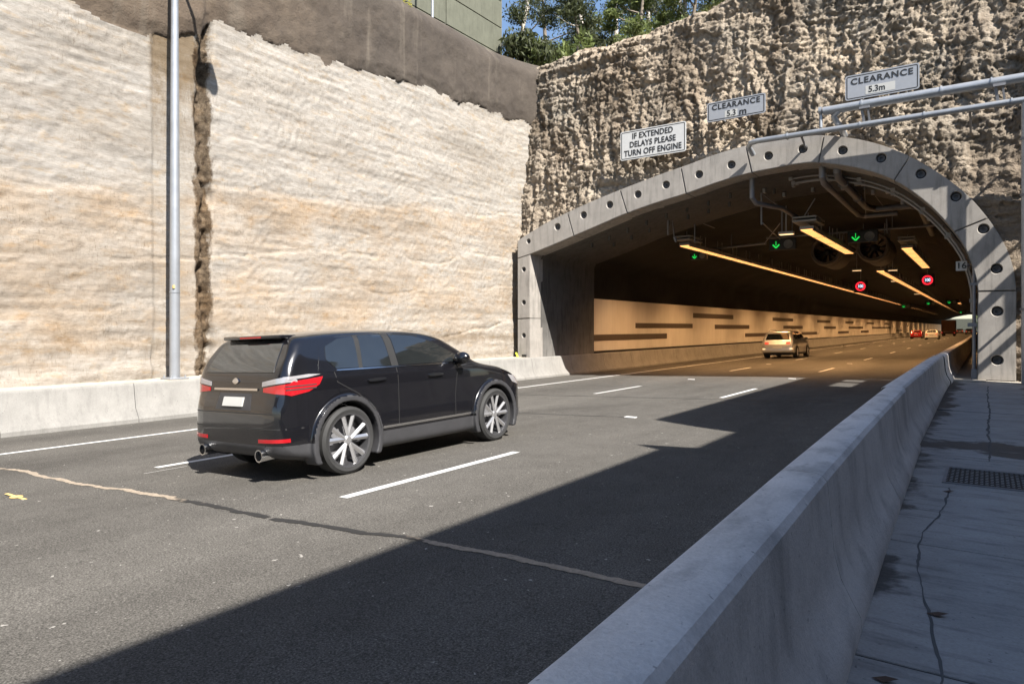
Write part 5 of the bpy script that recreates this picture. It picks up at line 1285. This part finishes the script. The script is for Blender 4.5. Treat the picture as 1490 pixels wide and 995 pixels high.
def generic(c, L, wz0, wz1, rw, hl=.78, gx=.62, plate=.62):
    for sg in (-1, 1):
        c.decal('side_window', c.sp['glassline'], 'x', M['glass'], sg, .010, .08)
        for y in c.sp['pillars']: c.decal('pillar_trim', [(y, wz0 - .02), (y, wz1), (y + .07, wz1), (y + .07, wz0 - .02)], 'x', M['black'], sg, .016, .08)
        c.decal('tail_light', [(sg * .50, hl), (sg * .50, hl + .12), (sg * .72, hl + .13), (sg * .72, hl)], 'r', M['tail'], 1, .012, .05)
        c.decal('headlight', [(L - .45, .66), (L - .55, .78), (L - .2, .74), (L - .15, .64)], 'x', M['clear'], sg, .010, .05)
        m = MB(); bm = bmesh.new(); bmesh.ops.create_uvsphere(bm, u_segments=10, v_segments=6, radius=1); W = c.sp['W'] / 2
        m.bm(bm, Matrix.Translation((sg * (W + .04), L * .64, wz0 + .06)) @ Matrix.Diagonal((.13, .08, .08, 1))); m.build('mirror', c.sp['trim'], c.r, smooth='all', world=False)
    c.decal('rear_window', rw, 'r', M['glass'], 1, .010, .08)
    c.decal('number_plate', [(-.26, plate), (-.26, plate + .11), (.26, plate + .11), (.26, plate)], 'r', M['patch'], 1, .02)
    c.decal('windscreen', [(-.70, wz0 + .02), (-.58, wz1 - .02), (.58, wz1 - .02), (.70, wz0 + .02)], 'f', M['glass'], 1, .010, .08)
SV2['glassline'] = [(.62, 1.12), (.72, 1.48), (1.2, 1.57), (2.0, 1.585), (2.5, 1.55), (2.8, 1.44), (3.2, 1.15)]; SV2['pillars'] = [1.35, 2.1]
generic(c2, 4.79, 1.10, 1.58, [(-.70, 1.12), (-.60, 1.48), (.60, 1.48), (.70, 1.12)], .86)
c2.decal('reflector', [(-.86, .55), (-.86, .62), (-.70, .62), (-.70, .55)], 'r', M['lampy'], 1, .01); c2.decal('reflector', [(.86, .55), (.86, .62), (.70, .62), (.70, .55)], 'r', M['lampy'], 1, .01)
for sg in (-.6, .6):
    m = MB(); m.tube([(sg, .7, 1.66), (sg, 1.0, 1.74), (sg, 2.2, 1.75), (sg, 2.5, 1.67)], .02, 6); m.build('roof_rail', M['galv'], c2.r, world=False)

SED = dict(SUV); SED.update(W=1.82, L=4.65, H=1.46, R=.32, axles=(.95, 3.7), paint=M['whitepaint'], trim=M['trim'], h=.06, clad=.28, rimr=.64, flare=0,
    side=[(.03, .30), (.0, .5), (.04, .78), (.12, .98), (.5, 1.03), (1.0, 1.30), (1.4, 1.42), (2.0, 1.46), (2.5, 1.42), (3.0, 1.18), (3.25, 1.02), (3.9, .92), (4.4, .78), (4.62, .58), (4.62, .32), (4.3, .2), (2.5, .19), (.4, .2)],
    plan=[(.70, .0), (.88, .07), (.97, .35), (1.0, .9), (1.0, 3.5), (.95, 4.1), (.82, 4.5), (.5, 4.64)],
    front=[(-1, .1), (.80, .1), (.88, .24), (.91, .5), (.905, .80), (.87, .94), (.80, 1.10), (.69, 1.33), (.55, 1.42), (.3, 1.455), (-1, 1.47)])
SED['glassline'] = [(1.0, 1.02), (1.12, 1.20), (1.5, 1.34), (2.1, 1.38), (2.5, 1.33), (2.95, 1.07), (2.95, .98)]; SED['pillars'] = [1.95]
def sedan(name, loc, paint, label, cat='car'):
    sp = dict(SED); sp['paint'] = paint; c = Car(name, loc, label, sp)
    generic(c, 4.65, 1.0, 1.36, [(-.62, 1.06), (-.5, 1.30), (.5, 1.30), (.62, 1.06)], .70); return c
sedan('sedan', (-6.5, 116, gz(-6.5)), M['whitepaint'], 'pale sedan deep in the tunnel, right of the red car')
sedan('sedan', (-9.7, 133, gz(-9.7)), M['redpaint'], 'red car deep in the tunnel, left of the pale sedan')
for (x, y, lb) in ((-6.2, 235, 'dark car deep in the tunnel just right of the truck'), (-3.4, 205, 'dark car deep in the tunnel close to the right barrier'), (-3.3, 262, 'farthest dark car near the tunnel exit')):
    sedan('sedan', (x, y, gz(x)), M['greypaint'], lb)
# box truck
tk = thing('truck', (-6.35, 165, gz(-6.35)), 'brown box truck deep in the tunnel, seen from behind', 'truck')
tx, ty, tz = -6.35, 165, gz(-6.35)
m = MB(); m.box((tx - 1.2, ty, tz + .95), (tx + 1.2, ty + 7, tz + 3.3), .05); m.build('cargo_box', plain('brown_tarp', (0.10, 0.055, 0.04), 0.6), tk)
m = MB(); m.box((tx - 1.1, ty + 7.3, tz + .6), (tx + 1.1, ty + 9.2, tz + 2.8), .15); m.build('cab', M['whitepaint'], tk)
m = MB(); m.box((tx - 1.0, ty + .1, tz + .55), (tx + 1.0, ty + 8.5, tz + .9)); m.box((tx - 1.15, ty - .05, tz + .45), (tx + 1.15, ty + .05, tz + .62)); m.build('chassis', M['dark'], tk)
m = MB(); m.box((tx - 1.14, ty - .03, tz + 1.0), (tx - .02, ty - .005, tz + 3.25)); m.box((tx + .02, ty - .03, tz + 1.0), (tx + 1.14, ty - .005, tz + 3.25)); m.build('rear_door', plain('brown_door', (0.14, 0.075, 0.05), 0.5), tk)
for sx_ in (-1, 1):
    m = MB(); m.box((tx + sx_ * 1.05 - .1, ty - .07, tz + .66), (tx + sx_ * 1.05 + .1, ty - .03, tz + .78)); m.build('tail_light', M['tail'], tk)
    for yy_ in (1.4, 7.9):
        m = MB(); m.lathe([(-.15, .2), (-.15, .48), (.15, .48), (.15, .2), (.05, 0)], (tx + sx_ * .98, ty + yy_, tz + .48), 'x', 24, sx_); m.build('wheel', M['rubber'], tk)
